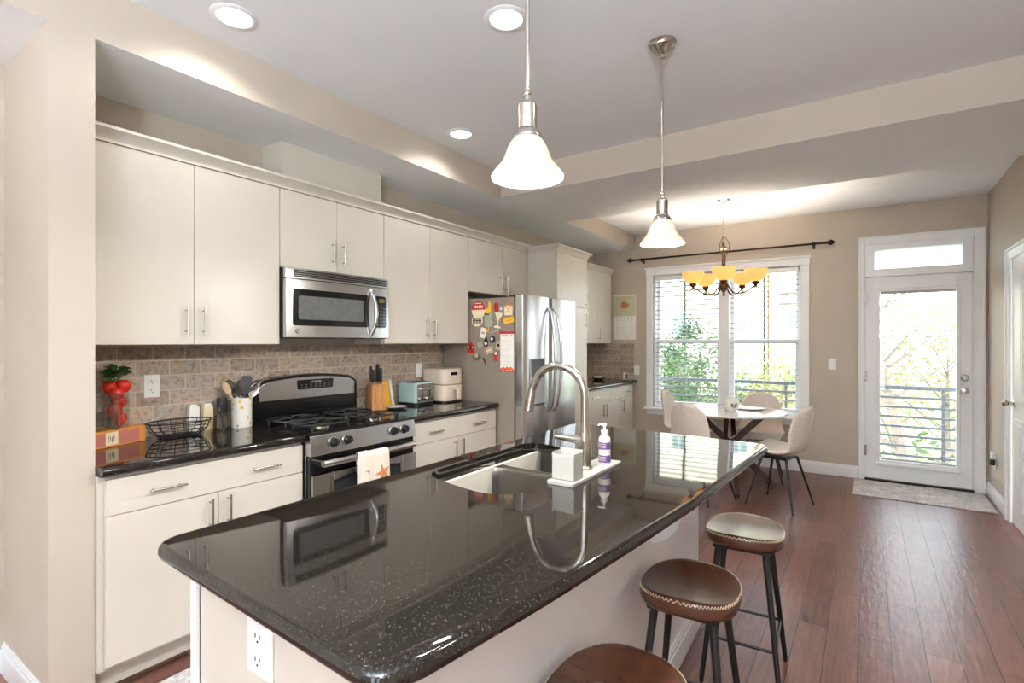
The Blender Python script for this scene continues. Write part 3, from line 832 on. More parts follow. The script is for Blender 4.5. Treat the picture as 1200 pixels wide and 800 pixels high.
# ------------------------------------------------------------------ range
r = thing('gas_range', 'stainless and black gas range with four knobs between the counters', 'range', (-2.70, 2.037, 0))
ry0, ry1 = 1.660, 2.416
b = MB(); b.box(-3.02, -2.425, ry0, ry1, .06, .895, .003, 1); b.box(-2.99, -2.47, ry0 + .02, ry1 - .02, 0, .06); b.build('range_body', blackp_m, r)
b = MB(); b.box(-3.02, -2.395, ry0 - .003, ry1 + .003, .893, .915, .006, 2); b.box(-2.93, -2.43, ry0 + .03, ry1 - .03, .9145, .917, .001, 1); b.build('cooktop', black_m, r)
# control panel, tilted a little
b = MB(); b.prism([(-2.425, .800), (-2.374, .800), (-2.388, .902), (-2.40, .908), (-2.425, .908)], -ry1, -ry0, RX(PI / 2), .003); b.build('control_panel', steel_m.m, r)
for i, y in enumerate((1.799, 1.889, 2.230, 2.320)):
    b = MB(); M = T(-2.381, y, .857) @ RY(PI / 2 - .13)
    b.lathe([(0, 0), (.027, 0), (.027, .004), (.022, .007), (.0205, .026), (.018, .030), (0, .030)], M=M, seg=24); b.box(-.019, .019, -.004, .004, .028, .036, .002, 2, M)
    k = b.build('knob', blackp_m, r)
    b = MB(); b.lathe([(.0272, -.001), (.0295, -.001), (.0295, .003), (.0272, .004)], M=M, seg=24); b.build('ring', chrome_m, k)
# oven door
b = MB(); yl = [ry0 + .004 + (ry1 - ry0 - .008) * k / 16 for k in range(17)]
b.box(-2.425, -2.392, ry0 + .004, ry1 - .004, .185, .795, .004, 2); b.build('oven_door', black_m, r)
def bow(y): return .010 * (1 - ((y - 2.038) / .378) ** 2)
def panel_with_window():
    b = MB()
    z0, z1 = .19, .700
    wy0, wy1 = 1.795, 2.285
    def wz(y): return .655 + .022 * (1 - ((y - 2.04) / .245) ** 2)
    ys = sorted(set([ry0 + .004 + (ry1 - ry0 - .008) * k / 28 for k in range(29)] + [wy0, wy1]))
    t = bmesh.new()
    def add(ya, yc, za, zc, zd, ze):
        x = -2.392
        vs = [t.verts.new(v) for v in ((x + .012 + bow(ya), ya, za), (x + .012 + bow(yc), yc, zc), (x + .012 + bow(yc), yc, zd), (x + .012 + bow(ya), ya, ze))]
        t.faces.new(vs)
    for ya, yc in zip(ys, ys[1:]):
        m = (ya + yc) / 2
        if wy0 < m < wy1:
            add(ya, yc, z0, z0, .33, .33); add(ya, yc, wz(ya), wz(yc), z1, z1)
        else: add(ya, yc, z0, z0, z1, z1)
    bmesh.ops.remove_doubles(t, verts=t.verts, dist=1e-5)
    bmesh.ops.recalc_face_normals(t, faces=t.faces[:])
    bmesh.ops.solidify(t, geom=t.faces[:], thickness=.010)
    b._add(t)
    return b.build('door_panel', steel_m.m, r)
dp = panel_with_window()
b = MB(); b.box(-2.393, -2.388, 1.775, 2.305, .32, .69); b.build('oven_window', smoke_m, r)
hy = [ry0 + .045 + (ry1 - ry0 - .09) * k / 14 for k in range(15)]
b = MB(); b.tube([(-2.345 + bow(y) * 1.3, y, .760) for y in hy], [.0185] * 15, 14)
for y in (hy[0] + .012, hy[-1] - .012): b.box(-2.395, -2.340, y - .014, y + .014, .745, .775, .005, 2)
b.build('oven_handle', steel_m.m, r)
b = MB(); b.box(-2.425, -2.392, ry0 + .004, ry1 - .004, .062, .180, .004, 2); b.box(-2.393, -2.382, ry0 + .006, ry1 - .006, .066, .172, .004, 2); b.build('storage_drawer', steel_m.m, r)
# backguard
arch = lambda y: 1.158 + .037 * (1 - ((y - 2.038) / .378) ** 2)
poly = [(ry0 + .005, .915), (ry1 - .005, .915)] + [(ry1 - .005 - (ry1 - ry0 - .01) * k / 24, arch(ry1 - .005 - (ry1 - ry0 - .01) * k / 24) - (.03 if k in (0, 24) else .012 if k in (1, 23) else .0)) for k in range(25)]
b = MB(); b.prism(poly, -3.022, -2.935, Matrix(((0, 0, 1, 0), (1, 0, 0, 0), (0, 1, 0, 0), (0, 0, 0, 1))), .004); b.build('backguard', black_m, r)
poly = [(ry0 + .035, 1.045), (ry1 - .035, 1.045)] + [(ry1 - .035 - (ry1 - ry0 - .07) * k / 24, arch(ry1 - .035 - (ry1 - ry0 - .07) * k / 24) - (.035 if k in (0, 24) else .022 if k in (1, 23) else .016)) for k in range(25)]
b = MB(); b.prism(poly, -2.936, -2.922, YZ, .004); b.build('backguard_panel', steel_m.m, r)
b = MB(); b.prism(round_poly([(1.945, 1.100), (2.200, 1.100), (2.205, 1.160), (1.94, 1.160)], .01, 3), -2.923, -2.918, YZ); cl = b.build('clock_display', black_m, r)
b = MB()
for row, z in enumerate((1.112, 1.126)):
    for k in range(7): b.box(-2.9182, -2.9172, 1.965 + k * .033, 1.975 + k * .033, z, z + .004)
b.box(-2.9182, -2.9172, 2.04, 2.11, 1.140, 1.150); b.build('display_marks', nickel_m, cl)
b = MB(); b.lathe([(0, 0), (.010, 0), (.010, .003), (0, .004)], M=T(-2.922, 2.075, 1.068) @ RY(PI / 2), seg=20); b.build('badge', chrome_m, r)
# burners and grates
for i, (x, y, q) in enumerate(((-2.56, 1.85, .05), (-2.56, 2.225, .058), (-2.80, 1.85, .045), (-2.80, 2.225, .04))):
    b = MB(); b.lathe([(0, 0), (q, 0), (q, .008), (q * .8, .012), (0, .012)], (x, y, .917), 24); br = b.build('burner', nickel_m, r)
    b = MB(); b.lathe([(0, .012), (q * .72, .012), (q * .72, .019), (q * .6, .021), (0, .021)], (x, y, .917), 24); b.build('burner_cap', iron_m, br)
for gy in (1.85, 2.225):
    b = MB(); zt = .945
    for gx in (-2.56, -2.80):
        P = [(gx + .105 * c1, gy + .15 * s1, zt) for c1, s1 in [(math.copysign(abs(math.cos(a)) ** .6, math.cos(a)), math.copysign(abs(math.sin(a)) ** .6, math.sin(a))) for a in [2 * PI * k / 28 for k in range(28)]]]
        b.tube(P, .0055, 8, closed=True)
        for a in range(4):
            ca, sa = math.cos(a * PI / 2 + .0), math.sin(a * PI / 2)
            b.tube([(gx + .105 * ca, gy + .15 * sa, zt), (gx + .06 * ca, gy + .06 * sa, zt + .006), (gx + .025 * ca, gy + .025 * sa, zt + .006)], .0055, 8)
        for sx in (-1, 1):
            for sy in (-1, 1): b.cyl((gx + sx * .085, gy + sy * .12, .917), (gx + sx * .085, gy + sy * .12, zt), .006, seg=8)
    b.build('grate', iron_m, r)
# towel over the oven handle
tw = Mat('patterned_towel', (232, 220, 206), 0.9)
_v = tw.coord('YZ', (1, 1, 1), (0, 0, 0))
_vo = tw.node('ShaderNodeTexVoronoi', feature='SMOOTH_F1'); _vo.inputs['Scale'].default_value = 9
tw.link(_v, _vo.inputs['Vector'])
_a = tw.ramp(_vo.outputs['Distance'], [(0.0, (206, 110, 60)), (0.16, (214, 150, 110)), (0.26, (232, 220, 206))])
_n = tw.noise(_v, 60, 3); _a2 = tw.ramp(_n.outputs[0], [(0.60, (236, 226, 214)), (0.70, (206, 150, 120))])
tw.color(tw.mix(0.35, _a, _a2)); tw.bump(tw.noise(_v, 300, 2).outputs[0], .2, .001)
def towel(u, v):
    y = 1.935 + .195 * u
    fold = .006 * math.sin(u * 11) * (1 if v > .5 else .6)
    L = v * .37
    R = .0225; x0 = -2.345 + bow(y) * 1.3; back = .105
    if L < back: return Vector((x0 - R - .001 + fold * .3, y, .760 - (back - L)))
    s = L - back
    if s < PI * R:
        a = PI - s / R
        return Vector((x0 + R * math.cos(a), y, .760 + R * math.sin(a)))
    q = s - PI * R
    return Vector((x0 + R + .002 + fold * min(1, q * 8) + q * .03, y + (u - .5) * q * .12, .760 - q))
b = MB(); b.grid(towel, 24, 44, .003)
def towel2(u, v):
    y = 1.900 + .07 * u; L = v * .33; R = .0265; x0 = -2.345 + bow(y) * 1.3; back = .05
    fold = .005 * math.sin(u * 9 + 1)
    if L < back: return Vector((x0 - R, y + .035, .760 - (back - L)))
    s = L - back
    if s < PI * R:
        a = PI - s / R
        return Vector((x0 + R * math.cos(a), y + .035 * (1 - s / (PI * R)), .760 + R * math.sin(a)))
    q = s - PI * R
    return Vector((x0 + R + fold * min(1, q * 8) + q * .02, y - q * .05, .760 - q))
b.grid(towel2, 10, 36, .003)
tw_o = tag(b.build('dish_towel', tw.m, org=(-2.33, 2.03, .60)), 'cream dish towel with orange star pattern hanging from the oven handle', 'towel')

b = MB(); sp_ = []
for k in range(10):
    a = PI / 2 + k * PI / 5 + .25; q = .050 if k % 2 == 0 else .019
    sp_.append((2.075 + q * math.cos(a), .648 + q * math.sin(a)))
b.prism(sp_, -2.3035, -2.2955, YZ)
star_m = flat('starfish_print', (206, 132, 84), .9)
b.build('starfish_print', star_m, tw_o)
b = MB(); b.prism([(1.965 + .016 * math.cos(2 * PI * k / 9) * (1 + .3 * (k % 2)), .665 + .016 * math.sin(2 * PI * k / 9)) for k in range(9)], -2.3085, -2.3015, YZ); b.build('grey_shell_print', flat('grey_print', (140, 140, 146), .9), tw_o)

# ------------------------------------------------------------------ microwave
r = thing('microwave_oven', 'stainless over-the-range microwave with curved handle under the short cabinet', 'microwave', (-2.85, 2.077, 1.418))
my0, my1, mz0, mz1 = 1.699, 2.455, 1.418, 1.818
b = MB(); b.box(XL + .012, -2.690, my0, my1, mz0, mz1, .004, 1); b.build('case', blackp_m, r)
def mbow(y): return -2.662 + .016 * (1 - ((y - 2.077) / .378) ** 2)
b = MB(); P = [(-2.690, my1), (-2.690, my0)] + [(mbow(my0 + (my1 - my0) * k / 20), my0 + (my1 - my0) * k / 20) for k in range(21)]
b.prism(P, mz0 + .004, 1.752, bev=.003); b.build('door_front', steel_m.m, r)
b = MB(); P2 = [(-2.690, my1), (-2.690, my0)] + [(mbow(my0 + (my1 - my0) * k / 20) - .004, my0 + (my1 - my0) * k / 20) for k in range(21)]
b.prism(P2, 1.755, mz1 - .002, bev=.003); b.build('vent_surround', steel_m.m, r)
b = MB()
for k in range(4):
    z = 1.766 + k * .0105
    P3 = [(mbow(my0 + .05 + (my1 - my0 - .075) * j / 16), my0 + .05 + (my1 - my0 - .075) * j / 16) for j in range(17)]
    b.prism([(x - .01, y) for x, y in P3[::-1]] + [(x + .0005, y) for x, y in P3], z, z + .0072)
b.build('vent_grille', black_m, r)
def curved_plate(y0, y1, z0, z1, out, th=.003, rr=.02):
    b = MB(); R_ = ccw(round_poly([(y0, z0), (y1, z0), (y1, z1), (y0, z1)], rr, 4))
    t = bmesh.new(); f_ = t.faces.new([t.verts.new((0, y, z)) for y, z in R_])
    e = bmesh.ops.extrude_face_region(t, geom=[f_]); 
    for v in [g_ for g_ in e['geom'] if isinstance(g_, bmesh.types.BMVert)]: v.co.x = th
    for k in range(1, 12):
        bmesh.ops.bisect_plane(t, geom=t.verts[:] + t.edges[:] + t.faces[:], plane_co=(0, y0 + (y1 - y0) * k / 12, 0), plane_no=(0, 1, 0))
    for v in t.verts: v.co.x += mbow(v.co.y) + out - th
    bmesh.ops.recalc_face_normals(t, faces=t.faces[:])
    return b._add(t)
b = curved_plate(1.738, 2.270, 1.490, 1.698, .0015); wn = b.build('window_frame', black_m, r)
screen_m = vary('grey_mesh_window', (98, 98, 98), 0.12, amt=.05, scale=30)
b = curved_plate(1.772, 2.230, 1.525, 1.660, .0025, rr=.012); b.build('window_screen', screen_m, wn)
b = curved_plate(2.320, 2.425, 1.490, 1.698, .0015); cp = b.build('keypad', black_m, r)
key_m = flat('grey_key_print', (150, 150, 156), .5)
b = MB()
for i in range(6):
    for j in range(3):
        y = 2.340 + j * .030; z = 1.505 + i * .022; x = mbow(y) + .0018
        b.box(x - .001, x + .0006, y, y + .013, z, z + .006)
b.build('key_legends', key_m, cp)
lcd_m = flat('amber_clock_glass', (120, 110, 60), .2)
b = MB(); b.box(mbow(2.37) - .0005, mbow(2.37) + .002, 2.338, 2.408, 1.655, 1.680); b.build('clock', lcd_m, cp)
b = MB(); hp = [(mbow(2.285) + (.002 if k in (0, 12) else .006 + .038 * math.sin(PI * k / 12)), 2.288 + .012 * math.sin(PI * k / 12), 1.432 + .30 * k / 12) for k in range(13)]
b.tube(hp, [.008] + [.0115] * 11 + [.008], 12); b.build('handle', chrome_m, r)
b = MB(); b.lathe([(0, 0), (.014, 0), (.014, .003), (.011, .004), (.010, .003), (0, .0045)], M=T(mbow(1.768), 1.768, 1.460) @ RY(PI / 2), seg=24); b.build('badge', chrome_m, r)

# ------------------------------------------------------------------ refrigerator
r = thing('refrigerator', 'stainless side-by-side refrigerator with grey side covered in magnets', 'refrigerator', (-2.60, 3.845, 0))
b = MB(); b.box(-3.02, -2.285, 3.402, 4.288, .02, 1.752, .006, 2); b.box(-2.98, -2.32, 3.43, 4.26, 0, .02); b.build('case', gray_m, r)
b = MB(); b.box(-2.33, -2.245, 3.405, 3.47, 1.750, 1.770, .004, 2); b.box(-2.33, -2.245, 4.22, 4.285, 1.750, 1.770, .004, 2); b.build('hinge_cover', blackp_m, r)
def fr_door(y0, y1, hole=None):
    n = 16; xo = -2.192
    P = [(-2.272, y1), (-2.272, y0)]
    for k in range(n + 1):
        y = y0 + (y1 - y0) * k / n; t_ = (y - y0) / (y1 - y0) * 2 - 1
        P.append((xo + .016 * (1 - t_ * t_) - (.014 if k in (0, n) else 0), y))
    b = MB(); b.prism(P, .075, 1.765, bev=.004); return b
fd = fr_door(3.404, 3.802).build('freezer_door', steel_m.m, r)
fd2 = fr_door(3.808, 4.287).build('fresh_food_door', steel_m.m, r)
disp_m = vary('dispenser_grey', (66, 70, 74), 0.18, amt=.05); rec_m = vary('dispenser_cavity', (150, 152, 154), 0.35, amt=.05)
b = MB(); b.box(-2.186, -2.172, 3.475, 3.690, .885, 1.265, .006, 2); di = b.build('dispenser', rec_m, fd)
b = MB(); b.box(-2.174, -2.168, 3.482, 3.683, 1.120, 1.258, .004, 1); b.build('dispenser_display', disp_m, di)
b = MB(); b.box(-2.178, -2.160, 3.490, 3.675, .888, .905, .004, 1); b.build('drip_tray', blackp_m, di)
for y, sg in ((3.765, 1), (3.845, -1)):
    b = MB(); hp = []
    for k in range(19):
        t_ = k / 18; z = .82 + .86 * t_; a = math.sin(PI * t_)
        hp.append((-2.182 + (.0 if k in (0, 18) else .018) + .055 * a ** .8, y - sg * .012 * a, z))
    b.tube(hp, .0125, 12); b.build('handle', steel_m.m, r)
b = MB(); b.box(-2.30, -2.25, 3.42, 4.27, .0, .072, .004, 1); b.build('kick_grille', blackp_m, r)
# magnets on the grey side (plane y = 3.402)
MY = 3.4018
def magnet(name, label, x, z, build_parts):
    r = thing(name, label, 'magnet', (x, MY, z), group='magnets on the refrigerator side')
    M = T(x, MY, z) @ RX(PI / 2)      # local x = +X, local y = up, local z = toward the viewer
    build_parts(r, M); return r
def disc(r, M, rad, col, th=.004, name='face', sx=1, sy=1):
    b = MB(); b.lathe([(0, 0), (rad, 0), (rad, th * .7), (rad * .95, th), (0, th)], M=M, seg=24, sx=sx, sy=sy); return b.build(name, col, r)
def card(r, M, w_, h_, col, ang=0, th=.004, name='face', rr=.004, dz=0):
    b = MB(); b.prism(round_poly([(-w_ / 2, -h_ / 2), (w_ / 2, -h_ / 2), (w_ / 2, h_ / 2), (-w_ / 2, h_ / 2)], rr, 3), dz, dz + th, M @ RZ(ang)); return b.build(name, col, r)
def shape(r, M, pts, col, ang=0, th=.005, name='face', dz=0):
    b = MB(); b.prism(pts, dz, dz + th, M @ RZ(ang)); return b.build(name, col, r)
grn_m = flat('pale_sage', (168, 170, 152), .5); tan_m = flat('tan_print', (186, 172, 140), .5); sil_m = flat('pewter', (160, 156, 150), .35)
def m1(r, M):
    disc(r, M, .072, cream_m)
    pts = [(.0724 * math.cos(a), .0724 * math.sin(a)) for a in [PI * k / 20 for k in range(21)]]
    f_ = shape(r, M, pts, red_m, 0, .0012, 'red_half', .0038)
    b = MB()
    for k, (x, h) in enumerate(((-.046, .020), (-.030, .022), (-.013, .018), (.004, .022), (.020, .022), (.036, .020))): b.box(x, x + .010, .014, .014 + h, .0048, .0056, 0, 1, M)
    b.box(-.03, .03, .050, .056, .0048, .0056, 0, 1, M); b.build('lettering', whitep_m, f_)
magnet('round_magnet', 'large round red and cream magnet with white lettering, upper left of the fridge side', -2.632, 1.660, m1)
def m2(r, M):
    disc(r, M, .056, cream_m, .005, sx=1, sy=.84); b = MB()
    for k in range(6): b.box(-.042 + k * .015, -.034 + k * .015, -.024, .024, .0048, .0056, 0, 1, M @ RZ(.06 * (k % 3 - 1)))
    b.box(-.045, .045, -.003, .004, .0048, .0057, 0, 1, M); b.build('dark_print', blackp_m, r)
magnet('oval_magnet', 'oval cream magnet with dark print below the round red one', -2.645, 1.570, m2)
magnet('boot_magnet', 'yellow boot-shaped magnet right of the round red one', -2.527, 1.668, lambda r, M: (shape(r, M, [(-.03, -.05), (.012, -.05), (.03, -.025), (.022, 0), (.012, .05), (-.012, .055), (-.006, .01), (-.022, -.012)], yellow_m, -.2), shape(r, M, [(-.034, -.056), (.012, -.056), (.014, -.044), (-.034, -.044)], green_m, -.2, .006, 'sole')))
magnet('bean_magnet', 'small dark red oval magnet in the top row of the fridge side', -2.452, 1.675, lambda r, M: (disc(r, M, .042, red_m, .012, sx=.48), card(r, M, .010, .05, flat('deep_red', (120, 24, 26), .3), 0, .013, 'stripe')))
magnet('flower_magnet', 'small grey flower magnet beside the lock-shaped one', -2.404, 1.660, lambda r, M: (shape(r, M, [((.030 if k % 2 == 0 else .014) * math.cos(PI * k / 6), (.030 if k % 2 == 0 else .014) * math.sin(PI * k / 6)) for k in range(12)], sil_m), disc(r, M, .009, whitep_m, .008, 'centre')))
def mlock(r, M):
    shape(r, M, [(-.036, -.045), (.036, -.045), (.040, .018), (.0, .035), (-.040, .018)], cream_m)
    b = MB(); b.tube([M @ Vector((.024 * math.cos(a), .012 + .046 * math.sin(a), .003)) for a in [PI * k / 12 for k in range(13)]], .005, 8); b.build('shackle', orange_m, r)
    b = MB(); b.box(-.018, .018, -.018, -.012, .0045, .0056, 0, 1, M); b.ball(M @ Vector((0, .006, .005)), .009, (1, .3, 1)); b.build('print', orange_m, r)
magnet('bag_magnet', 'cream bag-shaped magnet with orange handle at upper right of the fridge side', -2.334, 1.652, mlock)
magnet('map_magnet', 'pale grey-green map-shaped magnet in the middle of the second row', -2.523, 1.578, lambda r, M: (shape(r, M, [(-.04, -.056), (.03, -.062), (.046, -.02), (.03, .0), (.034, .055), (-.03, .05), (-.046, .02)], grn_m), card(r, M, .05, .008, sil_m, -.2, .006, 'band')))
magnet('cocktail_magnet', 'cream cocktail-glass magnet in the middle of the fridge side', -2.436, 1.570, lambda r, M: (shape(r, M, [(-.03, -.062), (.034, -.062), (.034, -.05), (.008, -.044), (.008, .0), (.046, .062), (-.040, .062), (-.004, .0), (-.004, -.044), (-.03, -.05)], cream_m, -.15), card(r, M, .06, .008, tan_m, -.15, .006, 'rim', dz=.0)))
magnet('yellow_plate_magnet', 'yellow rounded bar magnet tilted above the notepad', -2.330, 1.566, lambda r, M: (card(r, M, .098, .048, yellow_m, .18, .005, rr=.012), card(r, M, .062, .012, orange_m, .18, .006, 'print')))
magnet('ticket_magnet', 'white tilted tag magnet left of the notepad, third row', -2.585, 1.470, lambda r, M: (card(r, M, .056, .082, paper_m, -.25, .004), card(r, M, .034, .020, tan_m, -.25, .005, 'print')))
magnet('banana_magnet', 'tiny yellow crescent magnet above the white tag', -2.540, 1.500, lambda r, M: (shape(r, M, [(-.012, -.026), (.008, -.022), (.018, 0), (.010, .03), (.004, .03), (.006, .002), (-.004, -.012)], yellow_m), disc(r, M, .004, bronze_m, .007, 'tip')))
magnet('key_magnet', 'grey skeleton-key magnet lying sideways in the middle of the fridge side', -2.478, 1.478, lambda r, M: (card(r, M, .085, .012, sil_m, .2, .005, rr=.003), card(r, M, .05, .010, sil_m, .2, .004, 'bit', dz=.0), disc(r, M @ T(.045, .012, 0), .012, sil_m, .006, 'bow')))
magnet('butterfly_magnet', 'small pink butterfly magnet beside the notepad top', -2.412, 1.468, lambda r, M: (shape(r, M, [(-.024, -.020), (0, -.004), (.024, -.018), (.020, .026), (0, .006), (-.022, .022)], pink_m), card(r, M, .006, .036, bronze_m, .2, .007, 'body')))
magnet('round_black_magnet', 'round black and white magnet near the middle of the fridge side', -2.490, 1.417, lambda r, M: (disc(r, M, .028, blackp_m), disc(r, M @ T(-.006, .004, 0), .012, whitep_m, .006, 'spot')))
magnet('penguin_magnet', 'small black and white bird-shaped magnet left of the round black one', -2.556, 1.395, lambda r, M: (shape(r, M, [(-.016, -.036), (.016, -.036), (.020, .0), (.006, .042), (-.008, .040), (-.020, .0)], blackp_m), disc(r, M @ T(0, -.012, 0), .013, whitep_m, .006, 'belly')))
magnet('charm_magnet', 'dim green square charm magnet in the lower left cluster', -2.614, 1.372, lambda r, M: (card(r, M, .044, .050, grn_m, .4, .005), disc(r, M, .014, sil_m, .008, 'boss')))
magnet('house_magnet', 'red and black house-shaped magnet at the left edge of the fridge side', -2.712, 1.352, lambda r, M: (shape(r, M, [(-.036, -.046), (.036, -.046), (.036, .008), (0, .048), (-.036, .008)], red_m), card(r, M, .022, .03, blackp_m, 0, .007, 'door'), card(r, M, .05, .012, cream_m, 0, .006, 'band')))
magnet('scroll_magnet', 'tan scroll-shaped magnet tilted in the lower middle of the fridge side', -2.524, 1.328, lambda r, M: (card(r, M, .074, .052, tan_m, .35, .004), card(r, M, .058, .010, cream_m, .35, .006, 'band')))
magnet('tag_magnet', 'tan luggage-tag magnet beside the notepad', -2.430, 1.370, lambda r, M: (card(r, M, .048, .074, tan_m, -.25, .005, rr=.012), disc(r, M @ T(0, .0, 0), .012, bronze_m, .006, 'seal')))
magnet('turtle_magnet', 'dark green round magnet at the bottom left of the cluster', -2.648, 1.278, lambda r, M: (disc(r, M, .040, flat('moss', (92, 96, 70), .5), .010, sy=.8), disc(r, M @ T(0, .008, 0), .020, tan_m, .013, 'shell')))
magnet('chili_magnet', 'tiny dark red chili-shaped magnet at the very bottom of the cluster', -2.570, 1.240, lambda r, M: (shape(r, M, [(.010, -.028), (.016, -.024), (.004, .012), (-.010, .026), (-.018, .018), (-.006, .0)], flat('dark_red', (126, 28, 30), .35)), disc(r, M @ T(-.014, .024, 0), .005, green_m, .007, 'stem')))
magnet('lobster_magnet', 'small red and white figure magnet below the luggage tag', -2.458, 1.278, lambda r, M: (shape(r, M, [(-.022, -.04), (-.006, -.02), (.010, -.042), (.016, .0), (.030, .03), (.010, .024), (0, .044), (-.010, .02), (-.026, .02), (-.014, -.004)], red_m), disc(r, M @ T(.004, .026, 0), .012, paper_m, .008, 'head')))
def mpad(r, M):
    card(r, M, .128, .300, paper_m, 0, .008, 'pages', .003)
    b = MB(); b.box(-.066, .066, .142, .162, 0, .010, .002, 1, M); b.build('red_binding', red_m, r)
    b = MB(); 
    for k in range(9): b.box(-.056, .056, .085 - k * .023, .0856 - k * .023, .0078, .0085, 0, 1, M)
    b.build('ruled_lines', sil_m, r)
    b = MB()
    for k in range(7):
        b.lathe([(0, 0), (.014, 0), (.011, .001), (0, .0015)], M=M @ T(-.052 + k * .0175, -.140 + .010 * (k % 2), .0078), seg=10)
        if k < 5: b.lathe([(0, 0), (.008, 0), (.006, .001), (0, .0013)], M=M @ T(-.045 + k * .022, .128, .0078), seg=8)
    b.build('poppy_print', flat('poppy_orange', (222, 92, 58), .5), r)
np_ = magnet('magnetic_notepad', 'long white list notepad with red top and poppy border on the fridge side', -2.345, 1.318, mpad)
np_['category'] = 'notepad'; del np_['group']

# ------------------------------------------------------------------ left counter items
CZ = .9152
# cookbook lying slantwise, vase and bottles standing on it
A_ = Vector((-2.835, .870)); B_ = Vector((-2.925, 1.118)); e_ = (B_ - A_); L_ = e_.length; ang = math.atan2(e_.y, e_.x)
BM = T(A_.x, A_.y, CZ) @ RZ(ang)         # local x along the spine, local y into the counter corner
r = thing('recipe_box', 'orange cookbook box with pink and cream spine lying at the counter left end', 'box', (A_.x, A_.y, CZ))
b = MB(); b.box(0, L_, 0, .115, 0, .078, .004, 2, BM); b.build('box_body', orange_m, r)
b = MB(); b.box(.012, L_ * .24, -.0015, .002, .010, .068, 0, 1, BM); b.build('pink_panel', pink_m, r)
b = MB(); b.box(L_ * .255, L_ * .47, -.0015, .002, .010, .068, 0, 1, BM); cp_ = b.build('cream_panel', cream_m, r)
b = MB()
for k in range(4): b.box(L_ * .29 + k * .009, L_ * .30 + k * .009, -.0022, -.001, .022 + .006 * (k % 2), .055 - .005 * (k % 3), 0, 1, BM)
b.build('print', blackp_m, cp_)
b = MB(); b.box(L_ * .485, L_ * .87, -.0015, .002, .008, .070, 0, 1, BM); b.build('pink_label', pink_m, r)
BT = CZ + .0785
vx, vy = -2.945, 1.005
r = thing('glass_vase', 'clear straight glass vase full of red fruit at the left end of the counter', 'vase', (vx, vy, BT))
b = MB(); b.lathe([(0, 0), (.046, 0), (.048, .004), (.048, .165), (.0465, .165), (.0455, .008), (0, .007)], (vx, vy, BT), 32); b.build('vase_body', jar_m, r)
tp = [(-.008, .012, .039), (.010, -.012, .080), (-.008, .012, .121), (.010, -.006, .160), (-.014, -.020, .190), (.006, .024, .194)]
names = ['lowest red fruit in the glass vase', 'second red fruit from the bottom of the glass vase', 'third red fruit from the bottom of the glass vase', 'fourth red fruit, level with the rim of the glass vase', 'left red fruit heaped above the vase rim', 'right red fruit heaped above the vase rim']
for (dx, dy, dz), nm in zip(tp, names):
    b = MB(); b.lathe([(0, -.030), (.014, -.030), (.026, -.020), (.033, 0), (.029, .018), (.016, .029), (.006, .026), (0, .024)], (vx + dx, vy + dy, BT + dz - .0), 22)
    tag(b.build('red_fruit', tomato_m, org=(vx + dx, vy + dy, BT + dz - .03)), nm, 'fruit', 'red fruits in the glass vase')
r = thing('leafy_sprig', 'dark green leafy sprig standing on top of the red fruit', 'plant', (vx, vy, BT + .212))
b = MB(); rng = random.Random(3)
for k in range(5):
    a = k * 1.26; b.tube([(vx, vy, BT + .205), (vx + .010 * math.cos(a), vy + .010 * math.sin(a), BT + .23), (vx + .028 * math.cos(a), vy + .034 * math.sin(a), BT + .26)], .0022, 6)
b.build('stems', green_m, r)
b = MB()
def leaf(b, p, d, L, w_, curl=.25):
    d = Vector(d).normalized(); s_ = d.cross(Vector((0, 0, 1)))
    s_ = s_.normalized() if s_.length > .01 else Vector((1, 0, 0)); n_ = s_.cross(d)
    def fn(u, v):
        t_ = u; wd = w_ * math.sin(PI * min(1, .06 + t_ * .94)) ** .8
        return Vector(p) + d * L * t_ + s_ * wd * (v - .5) + n_ * (abs(v - .5) * wd * .5 - curl * L * t_ * t_)
    b.grid(fn, 6, 2)
for k in range(40):
    a = rng.uniform(0, 2 * PI); el = rng.uniform(-.1, 1.1); z = BT + rng.uniform(.215, .275)
    leaf(b, (vx + .014 * math.cos(a), vy + .016 * math.sin(a), z), (math.cos(a) * math.cos(el), math.sin(a) * math.cos(el), math.sin(el)), rng.uniform(.035, .055), .036)
b.build('leaves', green_m, r)
for lab, x, y, h, rr in (('tall clear glass bottle at the very left of the counter, on the cookbook box', -2.885, .905, .185, .021), ('stoppered clear glass bottle in front of the glass vase', -2.868, .972, .150, .019)):
    r = thing('glass_bottle', lab, 'bottle', (x, y, BT), group='clear glass bottles')
    b = MB(); b.lathe([(0, 0), (rr, 0), (rr, h * .62), (rr * .8, h * .70), (.009, h * .80), (.009, h * .92), (.012, h * .93), (.012, h * .95), (.007, h * .95), (.007, h * .8), (rr * .72, h * .69), (rr * .88, h * .6), (rr * .88, .006), (0, .006)], (x, y, BT), 22); b.build('bottle_body', jar_m, r)
    b = MB(); b.lathe([(0, h * .9), (.0065, h * .9), (.0065, h * .955), (.014, h * .97), (.016, h * 1.03), (.010, h * 1.08), (0, h * 1.09)], (x, y, BT), 18); b.build('stopper', jar_m, r)
